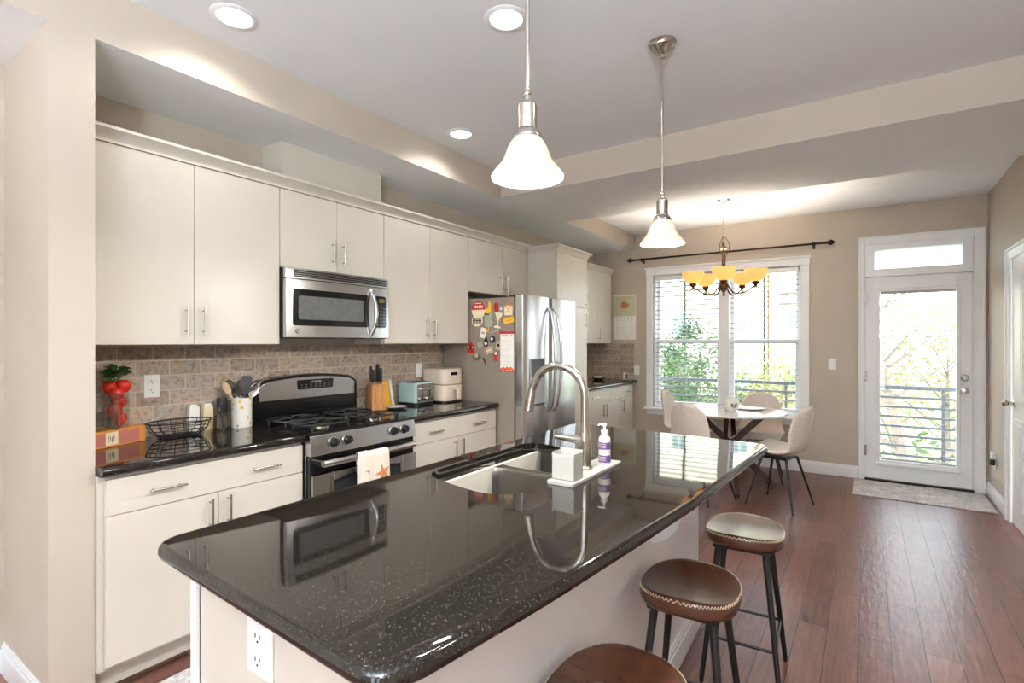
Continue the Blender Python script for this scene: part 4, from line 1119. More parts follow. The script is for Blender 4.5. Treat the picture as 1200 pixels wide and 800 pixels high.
# wire basket
bx, by = -2.905, 1.262
r = thing('fruit_basket', 'oval black wire fruit basket on the counter below the outlet', 'basket', (bx, by, CZ))
def oval(rx, ry, z, n=40): return [(bx + rx * math.cos(2 * PI * k / n), by + ry * math.sin(2 * PI * k / n), z) for k in range(n)]
b = MB(); b.tube(oval(.105, .148, CZ + .078), .0035, 8, True); b.build('rim', iron_m, r)
b = MB()
for s_, z in ((.96, .060), (.90, .042), (.80, .024), (.62, .010)): b.tube(oval(.105 * s_, .148 * s_, CZ + z), .0018, 6, True)
for k in range(-4, 5): b.tube([(bx + k * .0125, by - .085, CZ + .0045), (bx + k * .0125, by + .085, CZ + .0045)], .0016, 6)
b.tube(oval(.05, .074, CZ + .0035), .0034, 8, True)
b.build('hoops', iron_m, r)
b = MB()
for k in range(14):
    a = 2 * PI * k / 14; c_, s_ = math.cos(a), math.sin(a)
    b.tube([(bx + .105 * q * c_, by + .148 * q * s_, CZ + z) for q, z in ((1, .078), (.96, .060), (.90, .042), (.80, .024), (.62, .010), (.5, .0045))], .0018, 6)
b.build('ribs', iron_m, r)
# bottles by the crock
x, y = -2.925, 1.470
r = thing('oil_bottle', 'round clear glass oil bottle with black pour stopper left of the utensil crock', 'bottle', (x, y, CZ))
oil_m = glass_mat('oil_glass', (246, 244, 234), rough=.02)
b = MB(); b.lathe([(0, 0), (.036, 0), (.042, .010), (.043, .045), (.036, .072), (.016, .090), (.013, .098), (.016, .104), (.010, .104), (.010, .09), (.030, .07), (.037, .045), (.036, .012), (0, .010)], (x, y, CZ), 26); b.build('bottle_body', oil_m, r)
b = MB(); b.lathe([(0, .098), (.009, .098), (.009, .104), (.012, .106), (.011, .122), (.006, .130), (0, .132)], (x, y, CZ), 18); b.build('stopper', blackp_m, r)
x, y = -2.975, 1.510
r = thing('pepper_mill', 'black pepper mill with steel collar behind the oil bottle', 'pepper mill', (x, y, CZ))
b = MB(); b.lathe([(0, 0), (.024, 0), (.025, .004), (.023, .085), (0, .085)], (x, y, CZ), 24); b.build('grinder', steelh_m.m, r)
b = MB(); b.lathe([(0, .086), (.0265, .086), (.0265, .165), (.023, .172), (0, .173)], (x, y, CZ), 24); b.build('cap', blackp_m, r)
for lab, x, y, mat_ in (('white salt carton behind the fruit basket', -3.004, 1.372, paper_m), ('cream spice carton between salt carton and pepper mill', -3.0, 1.442, cream_m)):
    r = thing('spice_carton', lab, 'carton', (x, y, CZ))
    b = MB(); b.box(x - .018, x + .018, y - .026, y + .026, CZ, CZ + .135, .003, 2); b.build('carton_body', mat_, r)
    b = MB(); b.box(x - .012, x + .012, y - .018, y + .018, CZ + .134, CZ + .146, .003, 2); b.build('flip_top', whitep_m, r)
# crock with utensils
kx, ky = -2.935, 1.600
ck = Mat('bee_pattern_ceramic', (238, 234, 226), .25)
_v = ck.coord('XYZ', (1, 1, 1)); _vo = ck.node('ShaderNodeTexVoronoi'); _vo.inputs['Scale'].default_value = 27; _vo.inputs['Randomness'].default_value = .7
ck.link(_v, _vo.inputs['Vector'])
_m = ck.ramp(_vo.outputs['Distance'], [(0.24, (224, 186, 70)), (0.32, (232, 228, 220))])
_vo2 = ck.node('ShaderNodeTexVoronoi'); _vo2.inputs['Scale'].default_value = 19.5; _v3 = ck.coord('XYZ', (1, 1, 1), (.02, .03, .01)); ck.link(_v3, _vo2.inputs['Vector'])
_m2 = ck.ramp(_vo2.outputs['Distance'], [(0.10, (110, 118, 80)), (0.15, (255, 255, 255))])
ck.color(ck.mix(.8, _m, _m2, 'MULTIPLY'))
r = thing('utensil_crock', 'white ceramic crock with yellow and green print beside the range', 'crock', (kx, ky, CZ))
b = MB(); b.lathe([(0, 0), (.050, 0), (.053, .004), (.053, .158), (.055, .162), (.055, .168), (.049, .168), (.048, .012), (0, .010)], (kx, ky, CZ), 36); b.build('crock_body', ck.m, r)
def utensil(name, label, foot, tip, head, mat_h, mat_s, rs=.005):
    """stem from foot (inside the crock) to tip; head(b, tip, dir)"""
    p0 = Vector((kx + foot[0], ky + foot[1], CZ + .014)); p1 = Vector((kx + tip[0], ky + tip[1], CZ + tip[2]))
    r = thing(name, label, 'utensil', p0, group='utensils in the crock')
    b = MB(); b.tube([p0, p1], rs, 8); b.build('stem', mat_s, r)
    b = MB(); head(b, p1, (p1 - p0).normalized()); b.build('head', mat_h, r)
def blade(w_, L, th=.004, taper=.7):
    def f_(b, p, d):
        q = d.to_track_quat('Z', 'X').to_matrix().to_4x4()
        P = round_poly([(-w_ * taper / 2, 0), (w_ * taper / 2, 0), (w_ / 2, L), (-w_ / 2, L)], w_ * .28, 4)
        b.prism([(x, z) for x, z in P], -th / 2, th / 2, T(*p) @ q @ RX(PI / 2))
    return f_
def bowl_head(w_, L):
    def f_(b, p, d):
        q = d.to_track_quat('Z', 'X').to_matrix().to_4x4(); M = T(*p) @ q
        def fn(u, v):
            a = (u - .5) * PI; z = L * v; rr = w_ / 2 * math.sin(PI * (.08 + .86 * v)) ** .6
            return M @ Vector((rr * math.sin(a), -.35 * rr * math.cos(a), z))
        b.grid(fn, 10, 10, .002)
    return f_
def whisk(b, p, d):
    q = d.to_track_quat('Z', 'X').to_matrix().to_4x4(); M = T(*p) @ q
    for k in range(5):
        a = PI * k / 5
        b.tube([M @ Vector((.028 * math.sin(t_) * math.cos(a), .028 * math.sin(t_) * math.sin(a), .045 - .045 * math.cos(t_))) for t_ in [PI * j / 10 * .999 for j in range(11)] + [PI + PI * j / 10 for j in range(1, 10)]], .0014, 6)
utensil('turner', 'black turner with long flat head, tallest in the crock', (-.01, .005), (.0, .020, .185), blade(.056, .105), blackp_m, nickel_m)
utensil('wooden_spoon', 'pale curved wooden spoon leaning left in the crock', (.020, .012), (-.026, -.055, .19), bowl_head(.036, .075), lightwood_m, lightwood_m, .006)
utensil('slotted_spoon', 'black slotted spoon leaning left behind the wooden spoon', (.0, .028), (-.042, -.030, .19), bowl_head(.060, .08), blackp_m, blackp_m)
utensil('serving_spoon', 'shiny steel serving spoon leaning right in the crock', (-.012, -.02), (.010, .048, .165), bowl_head(.058, .085), chrome_m, chrome_m)
utensil('whisk', 'steel wire whisk at the back of the crock', (.018, -.012), (-.030, .012, .175), whisk, steelh_m.m, chrome_m)
utensil('ladle', 'black ladle head in the crock just behind the turner', (-.014, -.006), (-.020, .040, .185), bowl_head(.062, .07), blackp_m, blackp_m)

# ------------------------------------------------------------------ right counter items
x0, y0 = -2.872, 2.530
r = thing('knife_block', 'acacia knife block full of black-handled knives right of the range', 'knife block', (x0, y0, CZ))
KM = T(x0, y0, CZ) @ RZ(-.35)
b = MB(); b.prism(round_poly([(-.052, -.052), (.052, -.052), (.060, .045), (-.060, .045)], .006, 3), 0, .185, KM, .003); b.build('block', wood_m.m, r)
kn = 0
for iy in range(2):
    for ix in range(4):
        lx, ly = -.038 + ix * .025, -.026 + iy * .046; h = .112 - .012 * ix + .022 * iy - (.01 if (ix + iy) % 2 else 0)
        k = thing('kitchen_knife', ['front-row', 'back-row'][iy] + ' black-handled knife, ' + ['first', 'second', 'third', 'fourth'][ix] + ' from the left in the knife block', 'knife', KM @ Vector((lx, ly, .185)), group='knives in the knife block')
        b = MB(); b.box(lx - .006, lx + .006, ly - .009, ly + .009, .1995, .1995 + h, .004, 2, KM); b.build('grip', blackp_m, k)
        b = MB(); b.box(lx - .005, lx + .005, ly - .008, ly + .008, .1853, .2005, .002, 1, KM); b.build('bolster', chrome_m, k)
        b = MB()
        for q in (.3, .7): b.cyl(KM @ Vector((lx, ly - .0095, .1995 + h * q)), KM @ Vector((lx, ly - .007, .1995 + h * q)), .0022, seg=8)
        b.build('rivets', chrome_m, k)
px, py = -2.815, 2.660
b = MB(); b.lathe([(0, 0), (.048, 0), (.052, .002), (.080, .014), (.082, .017), (.079, .017), (.052, .006), (0, .005)], (px, py, CZ), 36)
tag(b.build('small_plate', white_m, org=(px, py, CZ)), 'small round white plate on the counter in front of the books', 'plate')
def book(label, x, y, w_, t_, h, lean, mat_, rz=0.0, zb=0.0):
    """upright book leaning along +Y; spine faces +X"""
    M = T(x, y, CZ + zb) @ RZ(rz) @ RX(lean)
    r = thing('cookbook', label, 'book', (x, y, CZ + zb), group='books beside the knife block')
    b = MB(); b.box(-w_, 0, -t_, -t_ + .003, 0, h, .001, 1, M); b.box(-w_, 0, -.003, 0, 0, h, .001, 1, M); b.box(-.004, 0, -t_, 0, 0, h, .001, 1, M); b.build('cover', mat_, r)
    b = MB(); b.box(-w_ + .004, -.004, -t_ + .003, -.003, .003, h - .003, 0, 1, M); b.build('pages', paper_m, r)
book('thick yellow cookbook leaning against the knife block', -2.925, 2.722, .11, .060, .200, .20, yellow_m, 0, .0002)
book('white-covered book between the yellow cookbook and the toaster', -2.920, 2.752, .11, .022, .205, .20, paper_m, 0, .0002)
# toaster
r = thing('toaster', 'pale teal four-slice toaster with chrome end between the books and the air fryer', 'toaster', (-2.915, 2.955, CZ))
tx0, tx1, ty0, ty1 = -3.005, -2.800, 2.850, 3.062
b = MB(); b.prism(round_poly([(tx0, ty0), (tx1, ty0), (tx1, ty1), (tx0, ty1)], .03, 5), CZ + .018, CZ + .172, bev=.010); b.build('shell', teal_m, r)
b = MB(); b.prism(round_poly([(tx0 + .006, ty0 + .006), (tx1 - .004, ty0 + .006), (tx1 - .004, ty1 - .006), (tx0 + .006, ty1 - .006)], .03, 5), CZ, CZ + .018); b.build('foot', blackp_m, r)
b = MB(); b.prism(round_poly([(ty0 + .014, CZ + .026), (ty1 - .014, CZ + .026), (ty1 - .014, CZ + .162), (ty0 + .014, CZ + .162)], .012, 4), tx1 - .006, tx1 + .004, YZ, .002); ce = b.build('chrome_end', steel_m.m, r)
for q in (.30, .70):
    y = ty0 + (ty1 - ty0) * q
    b = MB(); b.box(tx1 + .0035, tx1 + .0052, y - .004, y + .004, CZ + .060, CZ + .145); b.build('lever_slot', blackp_m, ce)
    b = MB(); b.box(tx1 + .004, tx1 + .026, y - .020, y + .020, CZ + .118, CZ + .130, .004, 2); b.build('lever', chrome_m, r)
    b = MB(); b.lathe([(0, 0), (.016, 0), (.016, .010), (.013, .014), (0, .014)], M=T(tx1 + .004, y - .028, CZ + .048) @ RY(PI / 2), seg=18); b.build('dial', chrome_m, r)
    b = MB()
    for j in range(3): b.lathe([(0, 0), (.006, 0), (.005, .005), (0, .005)], M=T(tx1 + .004, y - .002 + j * .015, CZ + .045) @ RY(PI / 2), seg=10)
    b.build('buttons', blackp_m, ce)
b = MB()
for q in (.17, .37, .63, .83): y = ty0 + (ty1 - ty0) * q; b.box(tx0 + .035, tx1 - .035, y - .011, y + .011, CZ + .1705, CZ + .1735, .003, 1)
b.build('bread_slots', blackp_m, r)
# air fryer
ax0, ax1, ay0, ay1 = -3.010, -2.735, 3.105, 3.350
r = thing('air_fryer', 'beige air fryer with front basket handle beside the refrigerator', 'air fryer', ((ax0 + ax1) / 2, (ay0 + ay1) / 2, CZ))
P = round_poly([(ax0, ay0), (ax1, ay0), (ax1, ay1), (ax0, ay1)], .075, 8)
b = MB(); b.prism(offset_loop(ccw(P), -.004), CZ, CZ + .012); b.build('foot', blackp_m, r)
b = MB(); b.prism(P, CZ + .012, CZ + .138, bev=.006); b.build('basket', beigep_m, r)
b = MB(); b.prism(P, CZ + .1392, CZ + .268, bev=.012); b.build('housing', beigep_m, r)
b = MB(); ym = 3.215
b.prism(round_poly([(ax1 - .004, CZ + .125), (ax1 + .052, CZ + .118), (ax1 + .056, CZ + .03), (ax1 + .040, CZ + .03), (ax1 + .036, CZ + .098), (ax1 - .004, CZ + .098)], .008, 3), -ym - .018, -ym + .018, RX(PI / 2), .003); b.build('handle', beigep_m, r)
b = MB(); b.box(ax1 - .002, ax1 + .0025, ym - .040, ym + .040, CZ + .215, CZ + .240, .002, 1); b.build('display', black_m, r)

# ------------------------------------------------------------------ far counter items
r = thing('cutting_board', 'round-topped wooden cutting board leaning on the far tile backsplash', 'cutting board', (-2.955, 5.92, CZ))
BMx = T(-2.965, 5.92, CZ + .0015) @ RY(-.14)
b = MB(); b.prism([(.15 * math.cos(a) * 1.0, .125 + .125 * math.sin(a) * 1.0) if a > 0 else (.15 * math.cos(a), .125 + .125 * math.sin(a)) for a in [2 * PI * k / 32 for k in range(32)]], -.009, .009, BMx @ YZ, .003); b.build('board', lightwood_m, r)
b = MB(); b.tube([BMx @ Vector((.012, .158 * math.cos(a), .125 + .135 * math.sin(a))) for a in [2 * PI * k / 32 for k in range(32)]], .006, 8, True); b.build('rim', bronze_m, r)
r = thing('brown_dish', 'low dark brown dish on the far counter in front of the cutting board', 'dish', (-2.80, 6.08, CZ))
b = MB(); b.lathe([(0, 0), (.05, 0), (.085, .028), (.088, .032), (.083, .032), (.05, .008), (0, .006)], (-2.80, 6.08, CZ), 28); b.build('dish_body', bronze_m, r)
b = MB(); b.box(-2.85, -2.75, 6.05, 6.11, CZ + .012, CZ + .05, .012, 3); b.build('folded_cloth', cream_m, r)
r = thing('shaker', 'small white and black shaker at the end of the far counter', 'shaker', (-2.545, 6.33, CZ))
b = MB(); b.lathe([(0, 0), (.024, 0), (.024, .075), (.018, .090), (0, .092)], (-2.545, 6.33, CZ), 20); b.build('jar', whitep_m, r)
b = MB(); b.box(-2.528, -2.518, 6.312, 6.334, CZ + .012, CZ + .070, .002, 1); b.build('label_band', blackp_m, r)
r = thing('saucer', 'small pale saucer at the front corner of the far counter', 'saucer', (-2.50, 6.22, CZ))
b = MB(); b.lathe([(0, 0), (.035, 0), (.055, .012), (.057, .014), (.034, .004), (0, .004)], (-2.50, 6.22, CZ), 24); b.build('saucer_body', white_m, r)

# ------------------------------------------------------------------ calendar
r = thing('wall_calendar', 'paper wall calendar with a picture page hanging above the far tile backsplash', 'calendar', (-2.59, YF, 1.71))
b = MB(); b.box(-2.742, -2.438, YF - .004, YF - .001, 1.728, 2.005, .0005, 1); b.build('picture_page', cream_m, r).data.materials[0] = flat('sage_print', (198, 198, 166), .6)
b = MB(); b.box(-2.742, -2.438, YF - .0046, YF - .0038, 1.985, 2.005); b.box(-2.742, -2.438, YF - .0046, YF - .0038, 1.728, 1.736); b.box(-2.742, -2.733, YF - .0046, YF - .0038, 1.736, 1.985); b.box(-2.447, -2.438, YF - .0046, YF - .0038, 1.736, 1.985); b.build('picture_border', cream_m, r)
b = MB()
b.lathe([(0, 0), (.078, 0), (.078, .001), (0, .001)], M=T(-2.59, YF - .0042, 1.865) @ RX(PI / 2), seg=28, sy=.62); b.build('tan_plate', tan_m, r)
b = MB(); b.lathe([(0, 0), (.052, 0), (.052, .001), (0, .001)], M=T(-2.585, YF - .0054, 1.862) @ RX(PI / 2), seg=28, sy=.6); b.lathe([(0, 0), (.028, 0), (.028, .001), (0, .001)], M=T(-2.60, YF - .0054, 1.895) @ RX(PI / 2), seg=20, sy=.7); b.build('red_motif', flat('brick_red', (190, 120, 90), .6), r)
b = MB(); b.box(-2.744, -2.436, YF - .003, YF - .001, 1.425, 1.724, .0005, 1); cg = b.build('date_page', paper_m, r)
b = MB()
for k in range(6): b.box(-2.735, -2.445, YF - .0034, YF - .0028, 1.450 + k * .044, 1.4508 + k * .044)
for k in range(8): b.box(-2.735 + k * .0414, -2.7342 + k * .0414, YF - .0034, YF - .0028, 1.45, 1.67)
for k in range(5): b.box(-2.70 + k * .05, -2.68 + k * .05, YF - .0034, YF - .0028, 1.690, 1.697)
b.box(-2.56, -2.545, YF - .0034, YF - .0028, 1.436, 1.446)
b.build('date_grid', sil_m, cg)

# ------------------------------------------------------------------ bar stools
def squircle(a, rx, ry, e=2.5):
    c_, s_ = math.cos(a), math.sin(a)
    return rx * math.copysign(abs(c_) ** (2 / e), c_), ry * math.copysign(abs(s_) ** (2 / e), s_)
def make_stool(label):
    r = thing('bar_stool', label, 'bar stool', group='leather bar stools at the island')
    SX, SY, N = .152, .169, 56
    def top(x, y): return .609 + .014 * (y / SY) ** 2 - .004 * (x / SX) ** 2
    b = MB(); t = bmesh.new(); rings = []
    for s_ in (.12, .3, .5, .7, .86, .95):
        rings.append([t.verts.new((*squircle(2 * PI * k / N, SX * s_, SY * s_), top(*squircle(2 * PI * k / N, SX * s_, SY * s_)))) for k in range(N)])
    for s_, dz in ((.985, -.003), (1.0, -.011), (1.012, -.026), (1.0, -.040), (.97, -.049), (.90, -.052)):
        ring = []
        for k in range(N):
            x, y = squircle(2 * PI * k / N, SX, SY)
            ring.append(t.verts.new((x * s_, y * s_, top(x, y) * .55 + .614 * .45 + dz)))
        rings.append(ring)
    for A, B in zip(rings, rings[1:]):
        for k in range(N): t.faces.new((A[k], A[(k + 1) % N], B[(k + 1) % N], B[k]))
    t.faces.new(rings[0][::-1]); t.faces.new(rings[-1])
    bmesh.ops.recalc_face_normals(t, faces=t.faces[:]); b._add(t)
    seat = b.build('seat', leather_m, r, local=True, sharp=60)
    b = MB(); M_ = 84
    for k in range(M_):
        a = 2 * PI * k / M_; a2 = a + 2 * PI / M_ * .5
        P = []
        for aa, s_, dz in ((a, .985, -.0008), (a2, 1.006, -.009), (a + 2 * PI / M_, .985, -.0008)):
            x, y = squircle(aa, SX, SY); P.append((x * s_, y * s_, top(x, y) * .55 + .614 * .45 + dz))
        b.tube(P, .0011, 5)
    b.build('stitching', stitch_m, seat, local=True)
    b = MB(); b.box(-.11, .11, -.12, .12, .546, .562, .004, 1); b.build('seat_plate', blackmetal_m, r, local=True)
    for sx in (-1, 1):
        for sy in (-1, 1):
            b = MB(); b.tube([(sx * .088, sy * .098, .556), (sx * .145, sy * .165, .012)], [.0135, .0095], 12); b.cyl((sx * .145, sy * .165, .0), (sx * .1445, sy * .1645, .016), .0085, seg=10)
            b.build('leg', blackmetal_m, r, local=True)
    q = 1 - (.185 - .012) / (.556 - .012); lx = .088 + (.145 - .088) * q; ly = .098 + (.165 - .098) * q
    b = MB(); b.tube([(*p, .185) for p in round_poly([(-lx, -ly), (lx, -ly), (lx, ly), (-lx, ly)], .02, 3)], .0065, 10, True); b.build('footrest', blackmetal_m, r, local=True)
    return r
st = make_stool('brown leather bar stool farthest from the viewer, nearest the dining chairs')
st.location = (-.428, 2.40, 0); st.rotation_euler = (0, 0, .06)
dup(st, (-.478, 1.752, 0), .04, 'brown leather bar stool in the middle of the three along the island')
dup(st, (-.472, 1.120, 0), -.02, 'brown leather bar stool nearest the viewer, cut off by the frame')

# ------------------------------------------------------------------ dining table
TX, TY = -1.092, 5.358
r = thing('dining_table', 'round white marble dining table on crossed dark wooden legs by the window', 'table', (TX, TY, 0))
b = MB(); b.lathe([(0, .720), (.485, .720), (.497, .724), (.50, .730), (.497, .737), (.49, .741), (0, .741)], (TX, TY, 0), 64); b.build('tabletop', marble_m.m, r)
b = MB(); b.lathe([(0, .706), (.32, .706), (.32, .720), (0, .720)], (TX, TY, 0), 40); b.build('apron_disc', darkwood_m.m, r)
for k in range(4):
    a = .262 + k * PI / 2; d = Vector((math.cos(a), math.sin(a), 0)); s_ = Vector((-d.y, d.x, 0)) * .042
    c0 = Vector((TX, TY, 0))
    b = MB(); b.bar(c0 + d * .40 + s_ + Vector((0, 0, .018)), c0 - d * .28 + s_ + Vector((0, 0, .706)), .040, .072, .004)
    o = b
    for v in o.bm.verts: v.co.z = min(max(v.co.z, 0.0), .707)
    b.build('leg', darkwood_m.m, r)
b = MB(); b.lathe([(0, .34), (.055, .34), (.055, .40), (0, .40)], (TX, TY, 0), 20); b.build('hub', darkwood_m.m, r)
r = thing('table_ornament', 'round white ceramic ornament with brown leaf cut-outs on the dining table', 'ornament', (TX + .03, TY - .06, .741))
cx, cy = TX + .03, TY - .06
b = MB(); b.lathe([(0, .7412), (.040, .7412), (.062, .765), (.070, .805), (.060, .845), (.036, .872), (.022, .876), (.018, .870), (0, .866)], (cx, cy, 0), 30); b.build('ornament_body', vary('speckled_ceramic', (224, 222, 216), .45, amt=.05, scale=60), r)
tc = Vector((-cx, -cy, 0)).normalized(); sd = Vector((-tc.y, tc.x, 0))
tc = (tc * .94 + sd * .34).normalized(); sd = Vector((-tc.y, tc.x, 0))
for sg in (-1, 1):
    b = MB(); M = Matrix(((sd.x, 0, tc.x, cx + tc.x * .061), (sd.y, 0, tc.y, cy + tc.y * .061), (0, 1, 0, .792), (0, 0, 0, 1)))
    b.prism([(sg * .004, -.018), (sg * .024, .002), (sg * .027, .028), (sg * .012, .018), (sg * .005, .004)], 0, .009, M); b.build('leaf_cutout', flat('umber', (104, 78, 62), .6), r)
r = thing('place_mat', 'pale round plate lying on the dining table beside the ornament', 'plate', (TX + .16, TY + .16, .7412))
b = MB(); b.lathe([(0, 0), (.09, 0), (.125, .010), (.128, .013), (.09, .004), (0, .003)], (TX + .16, TY + .16, .7412), 36); b.build('plate_body', white_m, r)

# ------------------------------------------------------------------ dining chairs
def make_chair(label):
    r = thing('dining_chair', label, 'dining chair', group='beige fabric dining chairs')
    path = [(.215, .430), (.205, .458), (.15, .462), (.06, .450), (-.04, .442), (-.12, .450), (-.175, .478), (-.205, .53), (-.222, .60), (-.238, .68), (-.252, .76), (-.262, .82), (-.268, .862)]
    wid = [.175, .205, .222, .228, .226, .220, .214, .212, .210, .204, .188, .150, .070]
    n = len(path) - 1
    def samp(A, t_):
        f_ = t_ * n; i = min(int(f_), n - 1); q = f_ - i
        p0, p1, p2, p3 = [A[max(0, min(n, i + k))] for k in (-1, 0, 1, 2)]
        g_ = lambda a, b_, c_, d_: .5 * ((2 * b_) + (c_ - a) * q + (2 * a - 5 * b_ + 4 * c_ - d_) * q * q + (3 * b_ - a - 3 * c_ + d_) * q ** 3)
        return tuple(g_(*v) for v in zip(p0, p1, p2, p3)) if isinstance(p0, tuple) else g_(p0, p1, p2, p3)
    def fn(u, v):
        y, z = samp(path, v); w_ = samp(wid, v); s_ = (u - .5) * 2
        back = max(0, min(1, (v - .45) / .25))
        lift = (1 - back) * .030 * s_ * s_ * (1 if v > .12 else v / .12)
        fwd = back * .055 * s_ * s_
        return Vector((w_ * s_, y + fwd, z + lift))
    b = MB(); b.grid(fn, 18, 40, .030)
    b.build('seat_shell', fabric_m, r, local=True, sharp=75, sub=1)
    b = MB(); b.box(-.11, .11, -.10, .12, .404, .424, .004, 1); b.build('underframe', blackmetal_m, r, local=True)
    for sx in (-1, 1):
        for sy in (-1, 1):
            b = MB(); b.tube([(sx * .105, sy * .10, .415), (sx * .205, sy * .195, .008)], [.012, .0075], 10); b.cyl((sx * .205, sy * .195, 0), (sx * .2047, sy * .1947, .012), .008, seg=8)
            b.build('leg', blackmetal_m, r, local=True)
    return r
def face(px, py): return math.atan2(TY - py, TX - px) - PI / 2
def place(o, bx_, by_, rz): # (bx_,by_) = where the top of the back stands
    o.location = (bx_ - math.sin(rz) * .262 , by_ + math.cos(rz) * .262, 0); o.rotation_euler = (0, 0, rz)
ch = make_chair('beige dining chair at the right of the table, seen from the side')
place(ch, -.365, 4.935, 1.28)
c2 = dup(ch, (0, 0, 0), 0, 'beige dining chair nearest the island, its back toward the viewer'); place(c2, -1.32, 4.60, -.40)
c3 = dup(ch, (0, 0, 0), 0, 'pale dining chair at the left of the table by the far base cabinet'); place(c3, -1.88, 5.75, -1.55)
c4 = dup(ch, (0, 0, 0), 0, 'beige dining chair on the window side of the table, facing the viewer'); place(c4, -.93, 6.12, PI + .12)

# ------------------------------------------------------------------ rugs
b = MB(); b.box(-.10, .890, 5.72, 6.36, 0, .010, .003, 1)
tag(b.build('door_mat', rug_m.m, org=(.40, 6.04, 0)), 'grey and white woven mat on the floor in front of the patio door', 'rug')
b = MB(); b.box(-2.395, -1.70, .90, 2.60, 0, .008, .003, 1)
tag(b.build('kitchen_runner', rug_m.m, org=(-2.05, 1.75, 0)), 'grey woven runner between the island and the base cabinets', 'rug')

# ------------------------------------------------------------------ lamps
def pendant(label, x, y, zb):
    r = thing('pendant_lamp', label, 'pendant lamp', (x, y, ZK), group='nickel pendants over the island')
    b = MB(); b.lathe([(0, 0), (.064, 0), (.064, -.006), (.056, -.014), (.054, -.022), (.038, -.034), (.030, -.048), (.015, -.058), (.013, -.074), (0, -.074)], (x, y, ZK), 32); b.build('canopy', nickel_m, r)
    b = MB(); b.cyl((x, y, ZK - .07), (x, y, zb + .232), .0062, seg=12); b.ball((x, y, zb + .232), .012); b.build('rod', nickel_m, r)
    b = MB(); b.lathe([(0, .226), (.010, .226), (.012, .212), (.022, .206), (.0265, .198), (.0265, .136), (.029, .132), (.038, .122), (.041, .112), (.041, .108), (0, .112)], (x, y, zb), 28); b.build('socket_cup', nickel_m, r)
    pr = [(.100, 0), (.101, .004), (.092, .017), (.080, .031), (.069, .046), (.062, .062), (.056, .080), (.047, .097), (.036, .110), (.031, .114)]
    b = MB(); b.lathe(pr + [(q - .004, z + (.001 if i else .002)) for i, (q, z) in enumerate(pr)][::-1], (x, y, zb), 40); b.build('shade', shade_m, r)
    b = MB(); b.lathe([(0, .030), (.018, .036), (.027, .052), (.024, .070), (.014, .086), (.013, .108), (0, .108)], (x, y, zb), 18); b.build('bulb', bulb_m, r)
    lamp('pendant_light', 'POINT', (x, y, zb + .012), PENDANT, (1, .95, .88), shadow_soft_size=.03)
pendant('nickel pendant lamp with white bell shade nearest the viewer', -.777, 1.225, 1.853)
pendant('nickel pendant lamp with white bell shade nearer the dining table', -.784, 2.405, 1.853)

def can(label, x, y, z=ZK):
    r = thing('recessed_light', label, 'ceiling light', (x, y, z), group='recessed ceiling lights')
    b = MB(); b.lathe([(.068, -.0015), (.072, -.006), (.084, -.006), (.095, -.001), (.095, 0), (.068, 0)], (x, y, z), 40); b.build('trim_ring', trim_m, r)
    b = MB(); b.lathe([(0, -.002), (.069, -.002), (.069, -.001), (0, -.001)], (x, y, z), 36); b.build('lens', lens_m, r)
    lamp('can_light', 'SPOT', (x, y, z - .012), CAN * 4, (1, .96, .90), spot_size=math.radians(150), spot_blend=.6, shadow_soft_size=.065)
can('round recessed ceiling light nearest the wing wall, top left', -2.236, 1.188)
can('round recessed ceiling light beside the nearer pendant rod', -1.282, 1.849)
can('round recessed ceiling light farthest along the cabinet wall', -2.244, 2.706)
for x, y in ((.25, 1.85), (.25, -.35), (-1.28, -2.1), (.25, -2.1)):  # extra cans out of view, added to brighten the room
    can('added unseen recessed ceiling light behind or beside the viewer', x, y)

# added torchieres, unseen behind the viewer, to brighten the ceiling
def torchiere(label, x, y, dim=1.0):
    r = thing('added_torchiere', label, 'added fill lamp', (x, y, 0), group='added unseen torchieres')
    b = MB(); b.lathe([(0, 0), (.14, 0), (.14, .012), (.03, .03), (0, .03)], (x, y, 0), 28); b.build('base', nickel_m, r)
    b = MB(); b.cyl((x, y, .028), (x, y, 1.74), .012, seg=14); b.build('pole', nickel_m, r)
    b = MB(); b.lathe([(0, 1.735), (.03, 1.735), (.09, 1.765), (.15, 1.83), (.16, 1.86), (.155, 1.86), (.085, 1.775), (0, 1.745)], (x, y, 0), 32); b.build('bowl', nickel_m, r)
    b = MB(); b.cyl((x - .05, y, 1.80), (x + .05, y, 1.80), .008, seg=10); b.build('bulb', bulb_m, r)
    lamp('added_torchiere_light', 'AREA', (x, y, 1.865), FILL_TORCH * dim, (.80, .91, 1.0), (PI, 0, 0), shape='DISK', size=.26)
torchiere('added unseen nickel torchiere by the added rear window, lighting the ceiling', -1.6, -2.4, .4)
torchiere('added unseen nickel torchiere at the right wall, lighting the ceiling', .58, -1.3)

